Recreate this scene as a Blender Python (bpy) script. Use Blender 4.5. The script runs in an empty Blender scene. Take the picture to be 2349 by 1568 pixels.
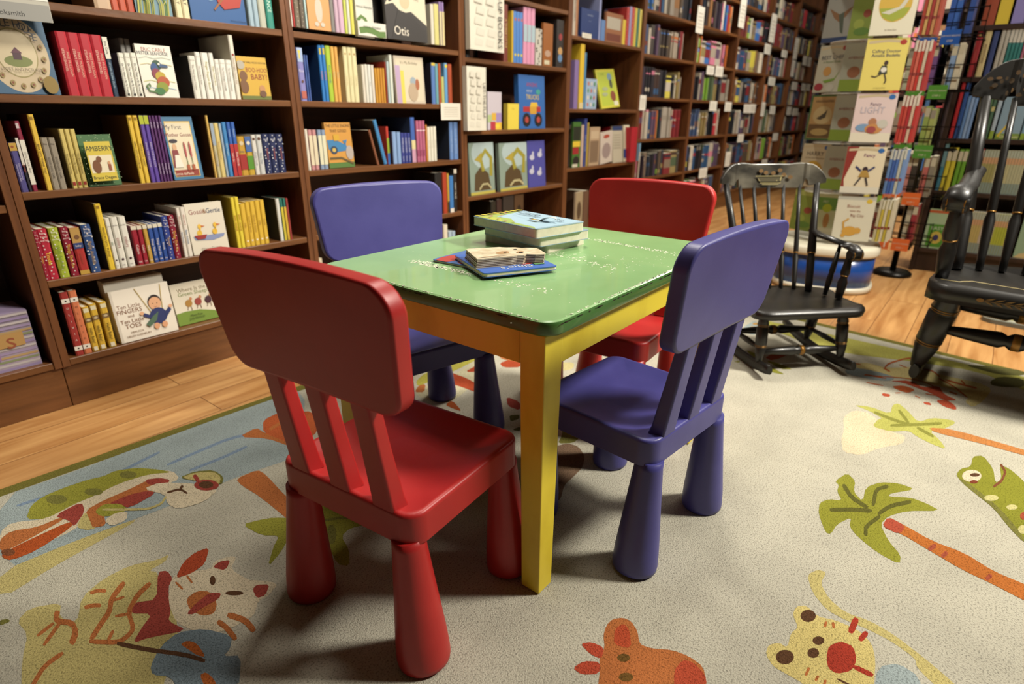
import bpy, math, random
from mathutils import Vector, Matrix
from math import sin, cos, pi, radians
random.seed(7)
C = bpy.context.scene.collection
SC = bpy.context.scene
# ------------------------------------------------------------------ camera, world, light, exposure
W_, H_ = 2349.0, 1568.0
F_PX, PITCH, ROLL, HEAD, CAM_H = 1351.0, 0.368, 0.005, 0.899, 0.86
def _basis():
    cy, sy, cp, sp = cos(HEAD), sin(HEAD), cos(PITCH), sin(PITCH)
    f = Vector((sy*cp, cy*cp, -sp)); r = Vector((cy, -sy, 0)); u = r.cross(f)
    cr, sr = cos(ROLL), sin(ROLL)
    return cr*r+sr*u, -sr*r+cr*u, f
RR, UU, FF = _basis()
CAMLOC = Vector((0, 0, CAM_H))
cd = bpy.data.cameras.new('camera'); co = bpy.data.objects.new('camera', cd); C.objects.link(co)
co.matrix_world = Matrix.Translation(CAMLOC) @ Matrix((RR, UU, -FF)).transposed().to_4x4()
cd.sensor_width = 36; cd.lens = F_PX/W_*36; cd.clip_start = .02
cd.dof.use_dof = True; cd.dof.focus_distance = 1.15; cd.dof.aperture_fstop = 3.4
SC.camera = co
SC.view_settings.view_transform = 'Standard'; SC.view_settings.look = 'None'
SC.view_settings.exposure = 0.0; SC.view_settings.gamma = 1.0; SC.view_settings.use_curve_mapping = False
wd = bpy.data.worlds.new('world'); SC.world = wd; wd.use_nodes = True
wd.node_tree.nodes['Background'].inputs[0].default_value = (1, .9, .75, 1)
wd.node_tree.nodes['Background'].inputs[1].default_value = .015
def area(loc, target, size, power, col, sy=None):
    l = bpy.data.lights.new('ceiling_or_fill_lamp', 'AREA'); l.size = size; l.energy = power; l.color = col
    if sy: l.shape = 'RECTANGLE'; l.size_y = sy
    o = bpy.data.objects.new('ceiling_or_fill_lamp', l); C.objects.link(o); o.location = loc
    o.rotation_euler = (Vector(target)-Vector(loc)).to_track_quat('-Z', 'Y').to_euler(); return o
WARM = (1, .945, .83)
key = area((2.55, -1.4, 2.8), (1.9, .45, 0),   .5, 84, WARM); key.data.spread = radians(118)
area((2.15, 1.3, 2.95), (1.8, 1.1, 0), .45, 42, WARM)
area((5.6, .9, 2.95), (5.8, 1.6, .6), .8, 150, WARM, 3.2)
bookcase_fill = area((1.2, .6, 2.95), (1.1, 2.25, .75), .45, 17, WARM); bookcase_fill.data.spread = radians(95)  # added fill light that brightens the near bookcases, not a lamp of the shop
area((3.7, -.5, 2.95), (4.0, .2, .3), .6, 20, WARM)

# ------------------------------------------------------------------ helpers
def ray(x, y): return RR*((x-W_/2)/F_PX) - UU*((y-H_/2)/F_PX) + FF
def onz(x, y, z=0.0):
    d = ray(x, y); return CAMLOC + d*((z-CAM_H)/d.z)
def t_of(px, O, U, z):        # where along the horizontal line O + t U (height z) the image column px falls
    k = (px-W_/2)/F_PX; w = RR - FF*k
    P0 = Vector((O[0], O[1], z))-CAMLOC
    return -(w.dot(P0))/w.dot(Vector((U[0], U[1], 0)))
def z_of(py, X, Y):
    k = -(py-H_/2)/F_PX; w = UU - FF*k
    P0 = Vector((X, Y, 0))-CAMLOC
    return -(w.dot(P0))/w.z
def lin(c):
    c = c/255.0
    return c/12.92 if c <= .04045 else ((c+.055)/1.055)**2.4
def rgb(h):
    if len(h) == 3: h = ''.join(a*2 for a in h)
    return tuple(lin(int(h[i:i+2], 16)) for i in (0, 2, 4))
_M = {}
def mat(h, rough=.45, metal=0.0, coat=0.0, key=None):
    k = (h, rough, metal, coat)
    if k in _M: return _M[k]
    m = bpy.data.materials.new('paint_'+h); m.use_nodes = True
    b = m.node_tree.nodes['Principled BSDF']
    b.inputs['Base Color'].default_value = (*rgb(h), 1); b.inputs['Roughness'].default_value = rough
    b.inputs['Metallic'].default_value = metal; b.inputs['Coat Weight'].default_value = coat
    _M[k] = m; return m
def noise_mat(name, c1, c2, scale=(1, 1, 1), rough=.4, nscale=6, detail=6, bump=0, bscale=None, lo=.35, hi=.65, coat=0, spec=.5, extra=None):
    m = bpy.data.materials.new(name); m.use_nodes = True; nt = m.node_tree; N = nt.nodes; L = nt.links
    b = N['Principled BSDF']; tc = N.new('ShaderNodeTexCoord'); mp = N.new('ShaderNodeMapping')
    mp.inputs['Scale'].default_value = scale; L.new(tc.outputs['Object'], mp.inputs[0])
    n = N.new('ShaderNodeTexNoise'); n.inputs['Scale'].default_value = nscale; n.inputs['Detail'].default_value = detail
    L.new(mp.outputs[0], n.inputs['Vector'])
    r = N.new('ShaderNodeValToRGB'); r.color_ramp.elements[0].position = lo; r.color_ramp.elements[1].position = hi
    r.color_ramp.elements[0].color = (*rgb(c1), 1); r.color_ramp.elements[1].color = (*rgb(c2), 1)
    L.new(n.outputs[0], r.inputs[0]); L.new(r.outputs[0], b.inputs['Base Color'])
    b.inputs['Roughness'].default_value = rough; b.inputs['Coat Weight'].default_value = coat; b.inputs['Specular IOR Level'].default_value = spec
    if bump:
        n2 = N.new('ShaderNodeTexNoise'); n2.inputs['Scale'].default_value = bscale or nscale*4; n2.inputs['Detail'].default_value = 4
        L.new(tc.outputs['Object'], n2.inputs['Vector'])
        bp = N.new('ShaderNodeBump'); bp.inputs['Strength'].default_value = bump; bp.inputs['Distance'].default_value = .004
        L.new(n2.outputs[0], bp.inputs['Height']); L.new(bp.outputs[0], b.inputs['Normal'])
    return m
class MB:
    def __init__(s): s.V = []; s.F = []; s.K = []; s.mats = []; s.sm = []
    def mi(s, m):
        if m not in s.mats: s.mats.append(m)
        return s.mats.index(m)
    def add(s, V, F, m, smooth=False):
        o = len(s.V); k = s.mi(m); s.V += [tuple(v) for v in V]
        for f in F: s.F.append([i+o for i in f]); s.K.append(k); s.sm.append(smooth)
        return s
    def box(s, x0, x1, y0, y1, z0, z1, m):
        return s.add([(x0,y0,z0),(x1,y0,z0),(x1,y1,z0),(x0,y1,z0),(x0,y0,z1),(x1,y0,z1),(x1,y1,z1),(x0,y1,z1)],
            [(0,3,2,1),(4,5,6,7),(0,1,5,4),(1,2,6,5),(2,3,7,6),(3,0,4,7)], m)
    def loops(s, Ls, m, cap0=True, cap1=True, smooth=True):
        n = len(Ls[0]); V = [p for l in Ls for p in l]; F = []
        for i in range(len(Ls)-1):
            for j in range(n):
                k = (j+1) % n; F.append((i*n+j, i*n+k, (i+1)*n+k, (i+1)*n+j))
        s.add(V, F, m, smooth)
        o = len(s.V)-len(V)
        if cap0: s.F.append([o+j for j in range(n)][::-1]); s.K.append(s.mi(m)); s.sm.append(False)
        if cap1: s.F.append([o+(len(Ls)-1)*n+j for j in range(n)]); s.K.append(s.mi(m)); s.sm.append(False)
        return s
    def sweep(s, pts, rads, m, n=12, up=(0,0,1), cap=True):     # rads: r or (ra, rb)
        pts = [Vector(p) for p in pts]; Ls = []; up = Vector(up)
        for i, p in enumerate(pts):
            t = (pts[min(i+1, len(pts)-1)]-pts[max(i-1, 0)]).normalized()
            a = t.cross(up)
            if a.length < 1e-4: a = t.cross(Vector((1, 0, 0)))
            a.normalize(); b = a.cross(t).normalized()
            r = rads[i] if isinstance(rads, list) else rads
            ra, rb = r if isinstance(r, tuple) else (r, r)
            Ls.append([p+a*(ra*cos(2*pi*j/n))+b*(rb*sin(2*pi*j/n)) for j in range(n)])
        return s.loops(Ls, m, cap, cap)
    def lathe(s, p0, p1, prof, m, n=20, ring=None, rings=()):
        p0, p1 = Vector(p0), Vector(p1); prof2 = []
        for i in range(len(prof)): prof2.append(prof[i])
        t = (p1-p0).normalized(); a = t.cross(Vector((0, 1, 0)))
        if a.length < 1e-3: a = t.cross(Vector((1, 0, 0)))
        a.normalize(); b = t.cross(a)
        Ls = [[p0+(p1-p0)*u+a*(r*cos(2*pi*j/n))+b*(r*sin(2*pi*j/n)) for j in range(n)] for u, r in prof2]
        s.loops(Ls, m)
        for (u0, u1, r) in rings:
            Lr = [[p0+(p1-p0)*u+a*(rr*cos(2*pi*j/n))+b*(rr*sin(2*pi*j/n)) for j in range(n)] for u, rr in ((u0, r*.9), (u0, r), (u1, r), (u1, r*.9))]
            s.loops(Lr, ring)
        return s
    def build(s, name, parent=None, bevel=0, seg=2, loc=None, rotz=None, wn=False):
        me = bpy.data.meshes.new(name); me.from_pydata(s.V, [], s.F)
        for m in s.mats: me.materials.append(m)
        me.polygons.foreach_set('material_index', s.K); me.polygons.foreach_set('use_smooth', s.sm)
        me.update(); o = bpy.data.objects.new(name, me); C.objects.link(o)
        if parent: o.parent = parent
        if loc is not None: o.location = loc
        if rotz is not None: o.rotation_euler = (0, 0, rotz)
        if bevel:
            b = o.modifiers.new('bevel', 'BEVEL'); b.width = bevel; b.segments = seg; b.limit_method = 'ANGLE'; b.angle_limit = radians(40); b.harden_normals = False
        if wn: o.modifiers.new('weighted_normal', 'WEIGHTED_NORMAL').keep_sharp = True
        return o
def tag(o, label=None, cat=None, group=None, kind=None):
    if label: o['label'] = label
    if cat: o['category'] = cat
    if group: o['group'] = group
    if kind: o['kind'] = kind
    return o
def empty(name, loc, rz=0):
    o = bpy.data.objects.new(name, None); C.objects.link(o); o.location = loc; o.rotation_euler = (0, 0, rz); o.empty_display_size = .05; return o
def copy_tree(o, parent=None):
    c = o.copy(); C.objects.link(c); c.parent = parent
    for ch in list(o.children): copy_tree(ch, c)
    return c
_T = {}
def text_geo(body):
    if body in _T: return _T[body]
    cu = bpy.data.curves.new('t', 'FONT'); cu.body = body; cu.resolution_u = 2; cu.fill_mode = 'FRONT'; cu.align_x = 'LEFT'
    ob = bpy.data.objects.new('t', cu); me = bpy.data.meshes.new_from_object(ob)
    V = [(v.co.x, v.co.y) for v in me.vertices]; F = [tuple(p.vertices) for p in me.polygons]
    bpy.data.objects.remove(ob); bpy.data.meshes.remove(me); bpy.data.curves.remove(cu)
    if not V: V = [(0, 0)]
    x0 = min(v[0] for v in V); x1 = max(v[0] for v in V)
    y0 = min(v[1] for v in V); y1 = max(v[1] for v in V)
    V = [(v[0]-x0, v[1]) for v in V]
    _T[body] = (V, F, x1-x0, min(y0, 0), max(y1, .7)); return _T[body]
class Face:
    """a printed face: o lower left corner, U across, V up, w x h metres; everything is printed just proud of it"""
    def __init__(s, mb, o, U, V, w, h): s.mb = mb; s.o = Vector(o); s.U = Vector(U); s.V = Vector(V); s.w = w; s.h = h; s.N = s.U.cross(s.V); s.k = 1; s.st = .00022
    def pt(s, u, v, abs_=False): return s.o+s.U*(u if abs_ else u*s.w)+s.V*(v if abs_ else v*s.h)+s.N*(s.k*s.st)
    def poly(s, pts, h, rough=.45):
        pts = [(min(.998, max(.002, u)), min(.998, max(.002, v))) for u, v in pts]
        s.mb.add([s.pt(u, v) for u, v in pts], [list(range(len(pts)))], mat(h, rough)); s.k += 1; return s
    def rect(s, u0, v0, u1, v1, h): return s.poly([(u0, v0), (u1, v0), (u1, v1), (u0, v1)], h)
    def ell(s, u, v, ru, rv, h, n=18): return s.poly([(u+ru*cos(2*pi*i/n), v+rv*sin(2*pi*i/n)) for i in range(n)], h)
    def line(s, pts, wd, h):
        pts = [Vector((p[0]*s.w, p[1]*s.h)) for p in pts]; L = []; R = []
        for i, p in enumerate(pts):
            t = (pts[min(i+1, len(pts)-1)]-pts[max(0, i-1)]).normalized(); n = Vector((-t.y, t.x))*wd*s.w/2
            L.append(p+n); R.append(p-n)
        for i in range(len(pts)-1):
            q = [L[i], R[i], R[i+1], L[i+1]]
            s.mb.add([s.pt(a.x, a.y, True) for a in q], [(0, 1, 2, 3)], mat(h))
        s.k += 1; return s
    def text(s, body, u, v, size, h, vert=False, fit=None, align='c', flip=False):
        # size: cap height in metres; vert: reads from top to bottom; fit: greatest length in metres
        V, F, wd, y0, y1 = text_geo(body); sc = size/.72
        if not vert and s.w < .9:
            av = (2*min(u, 1-u)*s.w*.94) if align == 'c' else (1-u)*s.w; fit = min(fit, av) if fit else av
        sx = min(sc, fit/wd) if fit else sc
        sc = min(sc, sx*1.25)
        off = -wd*sx/2 if align == 'c' else 0
        P = []
        for x, y in V:
            a = x*sx+off; b = (y-.35)*sc
            if vert: P.append(s.pt(u*s.w+b, v*s.h-a, True))
            elif flip: P.append(s.pt(u*s.w-a, v*s.h-b, True))
            else: P.append(s.pt(u*s.w+a, v*s.h+b, True))
        s.mb.add(P, F, mat(h)); s.k += 1; return s
# ------------------------------------------------------------------ materials of the place
WOOD = noise_mat('cherry_stained_wood', '58361c', '744a28', (1.2, 14, 14), .38, 3, 8, .1, 60, .3, .7)
WOODV = noise_mat('cherry_stained_wood_upright', '56331c', '704526', (14, 14, 1.2), .38, 3, 8, .1, 60, .3, .7)
WOODD = noise_mat('dark_stained_back_board', '42281a', '533323', (1.2, 4, 14), .5, 3, 6)
BLACKWOOD = noise_mat('black_brown_wood', '241710', '33221a', (10, 10, 1), .4, 3, 6)
def floor_mat():
    m = bpy.data.materials.new('oak_plank_floor'); m.use_nodes = True; nt = m.node_tree; N = nt.nodes; L = nt.links
    b = N['Principled BSDF']; tc = N.new('ShaderNodeTexCoord')
    br = N.new('ShaderNodeTexBrick'); br.offset = .37; br.inputs['Scale'].default_value = 1
    br.inputs['Brick Width'].default_value = 1.15; br.inputs['Row Height'].default_value = .145; br.inputs['Mortar Size'].default_value = .0014
    br.inputs['Color1'].default_value = (0, 0, 0, 1); br.inputs['Color2'].default_value = (1, 1, 1, 1); br.inputs['Bias'].default_value = 0
    br.inputs['Mortar'].default_value = (.5, .5, .5, 1)
    L.new(tc.outputs['Object'], br.inputs['Vector'])
    mp = N.new('ShaderNodeMapping'); mp.inputs['Scale'].default_value = (1.2, 11, 1); L.new(tc.outputs['Object'], mp.inputs[0])
    ad = N.new('ShaderNodeVectorMath'); ad.operation = 'ADD'; sc = N.new('ShaderNodeVectorMath'); sc.operation = 'SCALE'; sc.inputs['Scale'].default_value = 7
    L.new(br.outputs['Color'], sc.inputs[0]); L.new(mp.outputs[0], ad.inputs[0]); L.new(sc.outputs[0], ad.inputs[1])
    n = N.new('ShaderNodeTexNoise'); n.inputs['Scale'].default_value = 2.2; n.inputs['Detail'].default_value = 8; n.inputs['Distortion'].default_value = .7
    L.new(ad.outputs[0], n.inputs['Vector'])
    r = N.new('ShaderNodeValToRGB'); e = r.color_ramp.elements; e[0].position = .3; e[1].position = .72
    e[0].color = (*rgb('a4703c'), 1); e[1].color = (*rgb('d0a066'), 1); L.new(n.outputs[0], r.inputs[0])
    mx = N.new('ShaderNodeMix'); mx.data_type = 'RGBA'; mx.blend_type = 'MULTIPLY'; mx.inputs[0].default_value = .35
    r2 = N.new('ShaderNodeValToRGB'); r2.color_ramp.elements[0].color = (.72, .66, .6, 1); r2.color_ramp.elements[1].color = (1, 1, 1, 1)
    L.new(br.outputs['Color'], r2.inputs[0]); L.new(r.outputs[0], mx.inputs[6]); L.new(r2.outputs[0], mx.inputs[7])
    m2 = N.new('ShaderNodeMix'); m2.data_type = 'RGBA'; m2.inputs[7].default_value = (*rgb('6d4320'), 1)
    L.new(br.outputs['Fac'], m2.inputs[0]); L.new(mx.outputs[2], m2.inputs[6]); L.new(m2.outputs[2], b.inputs['Base Color'])
    b.inputs['Roughness'].default_value = .42
    return m
FLOORM = floor_mat()
FZ = -.010
# ------------------------------------------------------------------ the shell
YF = 2.119                      # front plane of the long wall of bookcases
def struct(name, mb, **k): o = mb.build(name, **k); o['kind'] = 'structure'; return o
struct('floor', MB().box(-2.5, 10.5, -3.5, 3.0, FZ-.05, FZ, FLOORM))
wallm = noise_mat('cream_wall_paint', '7c6c54', '84745a', rough=.8)
struct('wall_back', MB().box(-2.5, 10.5, YF+.325, YF+.42, FZ, 3.1, wallm))
struct('wall_right', MB().box(10.4, 10.5, -3.5, YF+.325, FZ, 3.1, wallm))
struct('ceiling', MB().box(-2.5, 10.5, -3.5, 3.0, 3.1, 3.15, mat('a89c88', .9)))

# ------------------------------------------------------------------ bookcases
PITCHX = .917; X0 = .441; DEP = .30
def bookcase(x0, zs, label, top=2.25, group=None, w=PITCHX, base=.147):
    r = empty('bookcase', (x0, YF, FZ))
    g = lambda z: z-FZ
    t = .02
    for a in (0.0006, w-t-.0006):
        MB().box(a, a+t, 0, DEP, g(base)-.022, g(top), WOODV).build('side_panel', r, .0012, 1)
    MB().box(t+.001, w-t-.001, DEP-.012, DEP, g(base)-.02, g(top)-.001, WOODD).build('back_panel', r)
    MB().box(.001, w-.001, .014, DEP, 0, g(base)-.0225, WOODV if 0 else WOOD).build('plinth', r, .001, 1)
    for z in sorted(set([base]+zs)):
        o = MB().box(t+.0015, w-t-.0015, .003, DEP-.013, g(z)-.021, g(z), WOOD).build('shelf', r, .0015, 1)
    MB().box(t+.0015, w-t-.0015, .003, DEP-.013, g(top)-.03, g(top)-.001, WOOD).build('top_board', r)
    tag(r, label, 'bookcase', 'brown wooden bookcases standing side by side along the long wall')
    return r
ZA = [.395, .65, .905, 1.14, 1.42, 1.72]; ZC = [.46, .785, 1.116, 1.412, 1.72]; ZD = [.546, .896, 1.295, 1.62]; ZE = [.413, .695, .985, 1.265, 1.54, 1.80, 2.06]
bookcase(X0-PITCHX, [.62, 1.0, 1.45], 'brown bookcase cut off by left photo edge, striped box on its bottom shelf')
bookcase(X0, ZA, 'large brown bookcase at left, full of board books, beside the nearest red chair')
bookcase(X0+PITCHX, ZA, 'brown bookcase right behind the blue chair beyond the green table')
bookcase(X0+2*PITCHX, ZC, 'brown bookcase with the white POP-UP BOOKS and LIFT-THE-FLAP dividers')
bookcase(X0+3*PITCHX, ZD, 'brown bookcase behind far red chair, lime yellow book leaning on half-empty shelf')
for i, nm in enumerate(['first', 'second', 'third', 'fourth', 'fifth', 'sixth']):
    bookcase(X0+(4+i)*PITCHX, ZE, f'brown bookcase of small paperbacks, {nm} one to the right of the red binder', top=2.36)

# ------------------------------------------------------------------ books
PAGE = noise_mat('page_edges', 'd2cbb4', 'ddd6c0', (1, 1, 1), .8, 60, 2)
NB = [0]
def book(frame, z, t0, t1, h, col, setback=.012, depth=None, kind='s', lean=0, back=None, cov=None, art=None, desc='', place='', group='', spine=None, thick=.014, pages=True):
    """frame: (Ox, Oy, rotz) with local x along the shelf and local y into it. kind s: spine out, f: cover out"""
    Ox, Oy, rz = frame; w = max(.003, (t1-t0)-.0009); c = mat(col)
    cv = mat(cov) if cov else c; B = MB()
    if kind == 's':
        d = depth or min(.225, h*.86); bt = .0022 if w > .012 else .0012
        B.add([(0, .003, 0), (w*.2, .0004, 0), (w*.8, .0004, 0), (w, .003, 0), (w, .0065, 0), (0, .0065, 0),
               (0, .003, h), (w*.2, .0004, h), (w*.8, .0004, h), (w, .003, h), (w, .0065, h), (0, .0065, h)],
              [(0, 1, 7, 6), (1, 2, 8, 7), (2, 3, 9, 8), (3, 4, 10, 9), (4, 5, 11, 10), (5, 0, 6, 11), (5, 4, 3, 2, 1, 0), (6, 7, 8, 9, 10, 11)], c)
        B.box(0, bt, .0065, d, 0, h, cv); B.box(w-bt, w, .0065, d, 0, h, cv)
        o = None
        if spine or art:
            f = Face(B, (0, .0001, 0), (1, 0, 0), (0, 0, 1), w, h); (spine or art)(f)
        pg = (bt, w-bt, .0066, d-.002, .0015, h-.0015)
    else:
        d = thick; bt = .0018; z += d*sin(radians(back or 0))
        B.box(0, w, 0, bt, 0, h, c); B.box(0, w, d-bt, d, 0, h, cv); B.box(0, bt, bt, d-bt, 0, h, c)
        if art: art(Face(B, (0, 0, 0), (1, 0, 0), (0, 0, 1), w, h))
        pg = (bt, w-.0015, bt, d-bt, .0015, h-.0015)
    NB[0] += 1
    o = B.build('book')
    ca, sa = cos(rz), sin(rz)
    off = Vector((t0*ca-setback*sa, t0*sa+setback*ca, 0))
    o.matrix_world = Matrix.Translation(Vector((Ox, Oy, z+.0004))+off) @ Matrix.Rotation(rz, 4, 'Z') @ Matrix.Rotation(radians(lean), 4, 'Y') @ Matrix.Rotation(radians(-(back or 0)), 4, 'X')
    if pages:
        MB().box(*pg, PAGE).build('page_block', o)
    tag(o, None, 'book', group); o['label'] = (desc+' '+place).strip()
    return o
def sp(*ops):
    """spine decoration: tuples ('b', v0, v1, colour) band, ('t', text, vcentre, size share of width, colour, length share), ('h', text, v, size share, colour) level text, ('e', v, share, colour)"""
    def fn(f):
        for p in ops:
            if p[0] == 'b': f.rect(0.02, p[1], .98, p[2], p[3])
            elif p[0] == 't': f.text(p[1], .5, p[2], f.w*p[3], p[4], True, f.h*p[5])
            elif p[0] == 'h': f.text(p[1], .5, p[2], f.w*p[3], p[4], False, f.w*.85)
            elif p[0] == 'e': f.ell(.5, p[1], p[2], p[2]*f.w/f.h, p[3])
            elif p[0] == 'd':
                rr = random.Random(3)
                for i in range(14): f.ell(rr.uniform(.1, .9), (i+.5)/14, .09, .09*f.w/f.h, p[1], 8)
    return fn
def ordn(n): return f"{n}{'th' if 10 <= n % 100 <= 20 else {1:'st',2:'nd',3:'rd'}.get(n % 10, 'th')}"
CR = {1: (3.3557, 0, 0), 2: (3.0158, 0, 440), 3: (3.409, 640, 0), 4: (3.734, 1280, 0), 5: (5.225, 1000, 300), 6: (3.92, 2050, 100), 0: (1, 0, 0)}
def row(frame, zs, crop, items, where, group):
    """items: (x0, x1, ytop, colour, desc, dict). Image columns of the spine foot and image row of its top, measured on the photo of that shelf, turned into metres on the shelf"""
    s, ox, oy = CR[crop]; Ox, Oy, rz = frame; U = (cos(rz), sin(rz)); last = -9
    for n, it in enumerate(items):
        x0, x1, yt, col, desc = it[:5]; o = dict(it[5]) if len(it) > 5 else {}
        sb = o.pop('sb', .012); O = (Ox-sb*sin(rz), Oy+sb*cos(rz))
        a = t_of(ox+x0/s, O, U, zs); b = t_of(ox+x1/s, O, U, zs)
        if frame is FW:      # keep clear of the uprights
            k = math.floor((a+b)/2/1-0) if 0 else math.floor(((a+b)/2-X0)/PITCHX); lo = X0+k*PITCHX+.0225; hi = X0+(k+1)*PITCHX-.0225
            if b > hi: a -= min(b-hi, .012); b = hi
            if a < lo: b += min(lo-a, .006); a = lo
        if 'h' in o: h = o.pop('h')
        else: h = z_of(oy+yt/s, O[0]+U[0]*a, O[1]+U[1]*a)-zs
        if frame is FW:
            kk = math.floor(((a+b)/2-X0)/PITCHX); zz = {0: ZA, 1: ZA, 2: ZC, 3: ZD}.get(kk, ZE); nx = min([q for q in zz if q > zs+.01], default=zs+1); h = min(h, nx-zs-.026)
        if b-a > .003: book(frame, zs, a, b, h, col, setback=sb, desc=desc+',', place=f'{ordn(n+1)} from left, {where}', group=group, **o)
FW = (0, YF, 0)
# ------------------------------------------------------------------ rug
def rug_mat(h):
    """short wool pile: fine dark pits between the tufts, a faint large unevenness of wear"""
    k = ('rug', h)
    if k in _M: return _M[k]
    c = rgb(h); m = bpy.data.materials.new('wool_pile_'+h); m.use_nodes = True; nt = m.node_tree; N = nt.nodes; L = nt.links
    b = N['Principled BSDF']; b.inputs['Roughness'].default_value = .95; b.inputs['Specular IOR Level'].default_value = .08
    tc = N.new('ShaderNodeTexCoord')
    def noise(sc, det): n = N.new('ShaderNodeTexNoise'); n.inputs['Scale'].default_value = sc; n.inputs['Detail'].default_value = det; L.new(tc.outputs['Object'], n.inputs['Vector']); return n
    def ramp(n, p0, v0, p1, v1): r = N.new('ShaderNodeValToRGB'); e = r.color_ramp.elements; e[0].position = p0; e[1].position = p1; e[0].color = (v0, v0, v0, 1); e[1].color = (v1, v1, v1, 1); L.new(n.outputs[0], r.inputs[0]); return r
    def mul(a, bb):
        x = N.new('ShaderNodeMix'); x.data_type = 'RGBA'; x.blend_type = 'MULTIPLY'; x.inputs[0].default_value = 1
        L.new(a, x.inputs[6]); L.new(bb, x.inputs[7]); return x.outputs[2]
    f = noise(300, 4); g = noise(7, 8)
    base = N.new('ShaderNodeRGB'); base.outputs[0].default_value = (*c, 1)
    o = mul(mul(base.outputs[0], ramp(f, .34, .55, .5, 1).outputs[0]), ramp(g, .3, .86, .62, 1).outputs[0]); L.new(o, b.inputs['Base Color'])
    bp = N.new('ShaderNodeBump'); bp.inputs['Strength'].default_value = .7; bp.inputs['Distance'].default_value = .004
    L.new(noise(380, 5).outputs[0], bp.inputs['Height']); L.new(bp.outputs[0], b.inputs['Normal'])
    _M[k] = m; return m
RUGQ = [Vector((-1.0, 1.80, 0)), Vector((2.975, 1.585, 0)), Vector((2.52, -1.35, 0)), Vector((-1.0, -1.35, 0))]
def rug():
    B = MB(); base = rug_mat('bab5a4')
    def inset(d):
        n = 4; out = []
        for i in range(n):
            p0, p1, p2 = RUGQ[i-1], RUGQ[i], RUGQ[(i+1) % n]
            e1 = (p1-p0).normalized(); e2 = (p2-p1).normalized()
            n1 = Vector((e1.y, -e1.x, 0)); n2 = Vector((e2.y, -e2.x, 0))
            k = (n1+n2); k = k/(k.dot(n1)); out.append(p1+k*d)
        return out
    o = inset(0); i1 = inset(.004); 
    lo = [(p.x, p.y, FZ) for p in o]; m0 = [(p.x, p.y, -.003) for p in o]; t0 = [(p.x, p.y, 0) for p in i1]
    border = rug_mat('716b32'); ii = inset(.042); ti = [(p.x, p.y, 0) for p in ii]
    B.add(lo+m0+t0+ti, [(a+k, (a+1) % 4+k, (a+1) % 4+k+4, a+k+4) for k in (0, 4, 8) for a in range(4)], border)
    B.add(ti, [(0, 1, 2, 3)], base)
    lay = []
    def P(crop, pts, h, wobble=.0022):
        s, ox, oy = crop
        V = [onz(ox+x/s, oy+y/s) for x, y in pts]
        # round the outline: one corner cutting pass, as tufted shapes have no sharp corners
        Q = []
        for k in range(len(V)):
            a, b = V[k], V[(k+1) % len(V)]; Q += [a*.8+b*.2, a*.2+b*.8]
        bb = (min(v.x for v in Q), max(v.x for v in Q), min(v.y for v in Q), max(v.y for v in Q))
        k = 1+max([l[4] for l in lay if l[0] < bb[1] and bb[0] < l[1] and l[2] < bb[3] and bb[2] < l[3]], default=0); lay.append((*bb, k))
        z = .0002+.00008*k
        B.add([(v.x, v.y, z) for v in Q], [list(range(len(Q)))], rug_mat(h))
    def E(crop, cx, cy, rx, ry, h, n=12): P(crop, [(cx+rx*cos(2*pi*i/n), cy+ry*sin(2*pi*i/n)) for i in range(n)], h)
    def S(crop, pts, wd, h):
        pts = [Vector(p) for p in pts]; L = []; R = []
        for i, p in enumerate(pts):
            t = (pts[min(i+1, len(pts)-1)]-pts[max(0, i-1)]).normalized(); n = Vector((-t.y, t.x))*wd/2; L.append(tuple(p+n)); R.append(tuple(p-n))
        P(crop, L+R[::-1], h)
    a = (2.347, 0, 900); b = (2.1181, 1240, 900); c = (3.3131, 1640, 560); d = (3.136, 900, 740); e = (2.184, 600, 850)
    BL, YE, OL, GR, RE, ORG, CRM, BR, DKG = '9aa6a6', 'bcae72', '77743a', '92903a', '98443a', 'b06a3c', 'd2c4a8', '5a3e2a', '5c5a34'
    P(a, [(0, 562), (400, 425), (800, 275), (1200, 130), (1460, 38), (1640, -20), (1640, 330), (1530, 370), (1270, 455), (890, 620), (700, 690), (400, 800), (0, 965)], BL)
    for q in ([(240, 620), (420, 540), (640, 430), (860, 320)], [(900, 390), (1060, 320), (1240, 245), (1400, 215)], [(1020, 420), (1200, 350), (1330, 290)], [(90, 610), (250, 560), (420, 490)]): S(a, q, 14, '7d90a6')
    P(a, [(0, 965), (400, 800), (730, 680), (720, 700), (600, 765), (300, 930), (0, 1115)], YE)
    P(a, [(0, 750), (60, 700), (250, 680), (400, 600), (640, 470), (800, 420), (930, 420), (970, 465), (880, 500), (600, 600), (440, 700), (400, 740), (200, 830), (0, 860)], CRM)
    P(a, [(140, 685), (165, 610), (230, 560), (350, 510), (470, 470), (560, 450), (620, 420), (740, 405), (860, 415), (930, 430), (800, 440), (640, 490), (500, 560), (400, 600), (250, 680)], GR)
    E(a, 305, 575, 58, 26, OL); E(a, 505, 535, 50, 20, OL); E(a, 690, 443, 48, 20, OL)
    P(a, [(0, 790), (60, 745), (200, 725), (330, 670), (350, 680), (200, 765), (60, 840), (0, 855)], ORG)
    P(a, [(10, 870), (80, 830), (380, 690), (400, 715), (200, 850), (60, 905), (15, 890)], 'ac5228'); E(a, 45, 860, 38, 20, '7a4a30')
    P(a, [(290, 665), (440, 588), (458, 640), (400, 725), (375, 690)], RE)
    P(a, [(410, 725), (450, 650), (490, 650), (520, 730), (470, 742)], YE)
    P(a, [(460, 635), (560, 580), (700, 520), (800, 470), (845, 540), (650, 620), (560, 660), (572, 715), (500, 730), (485, 690)], ORG)
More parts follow.
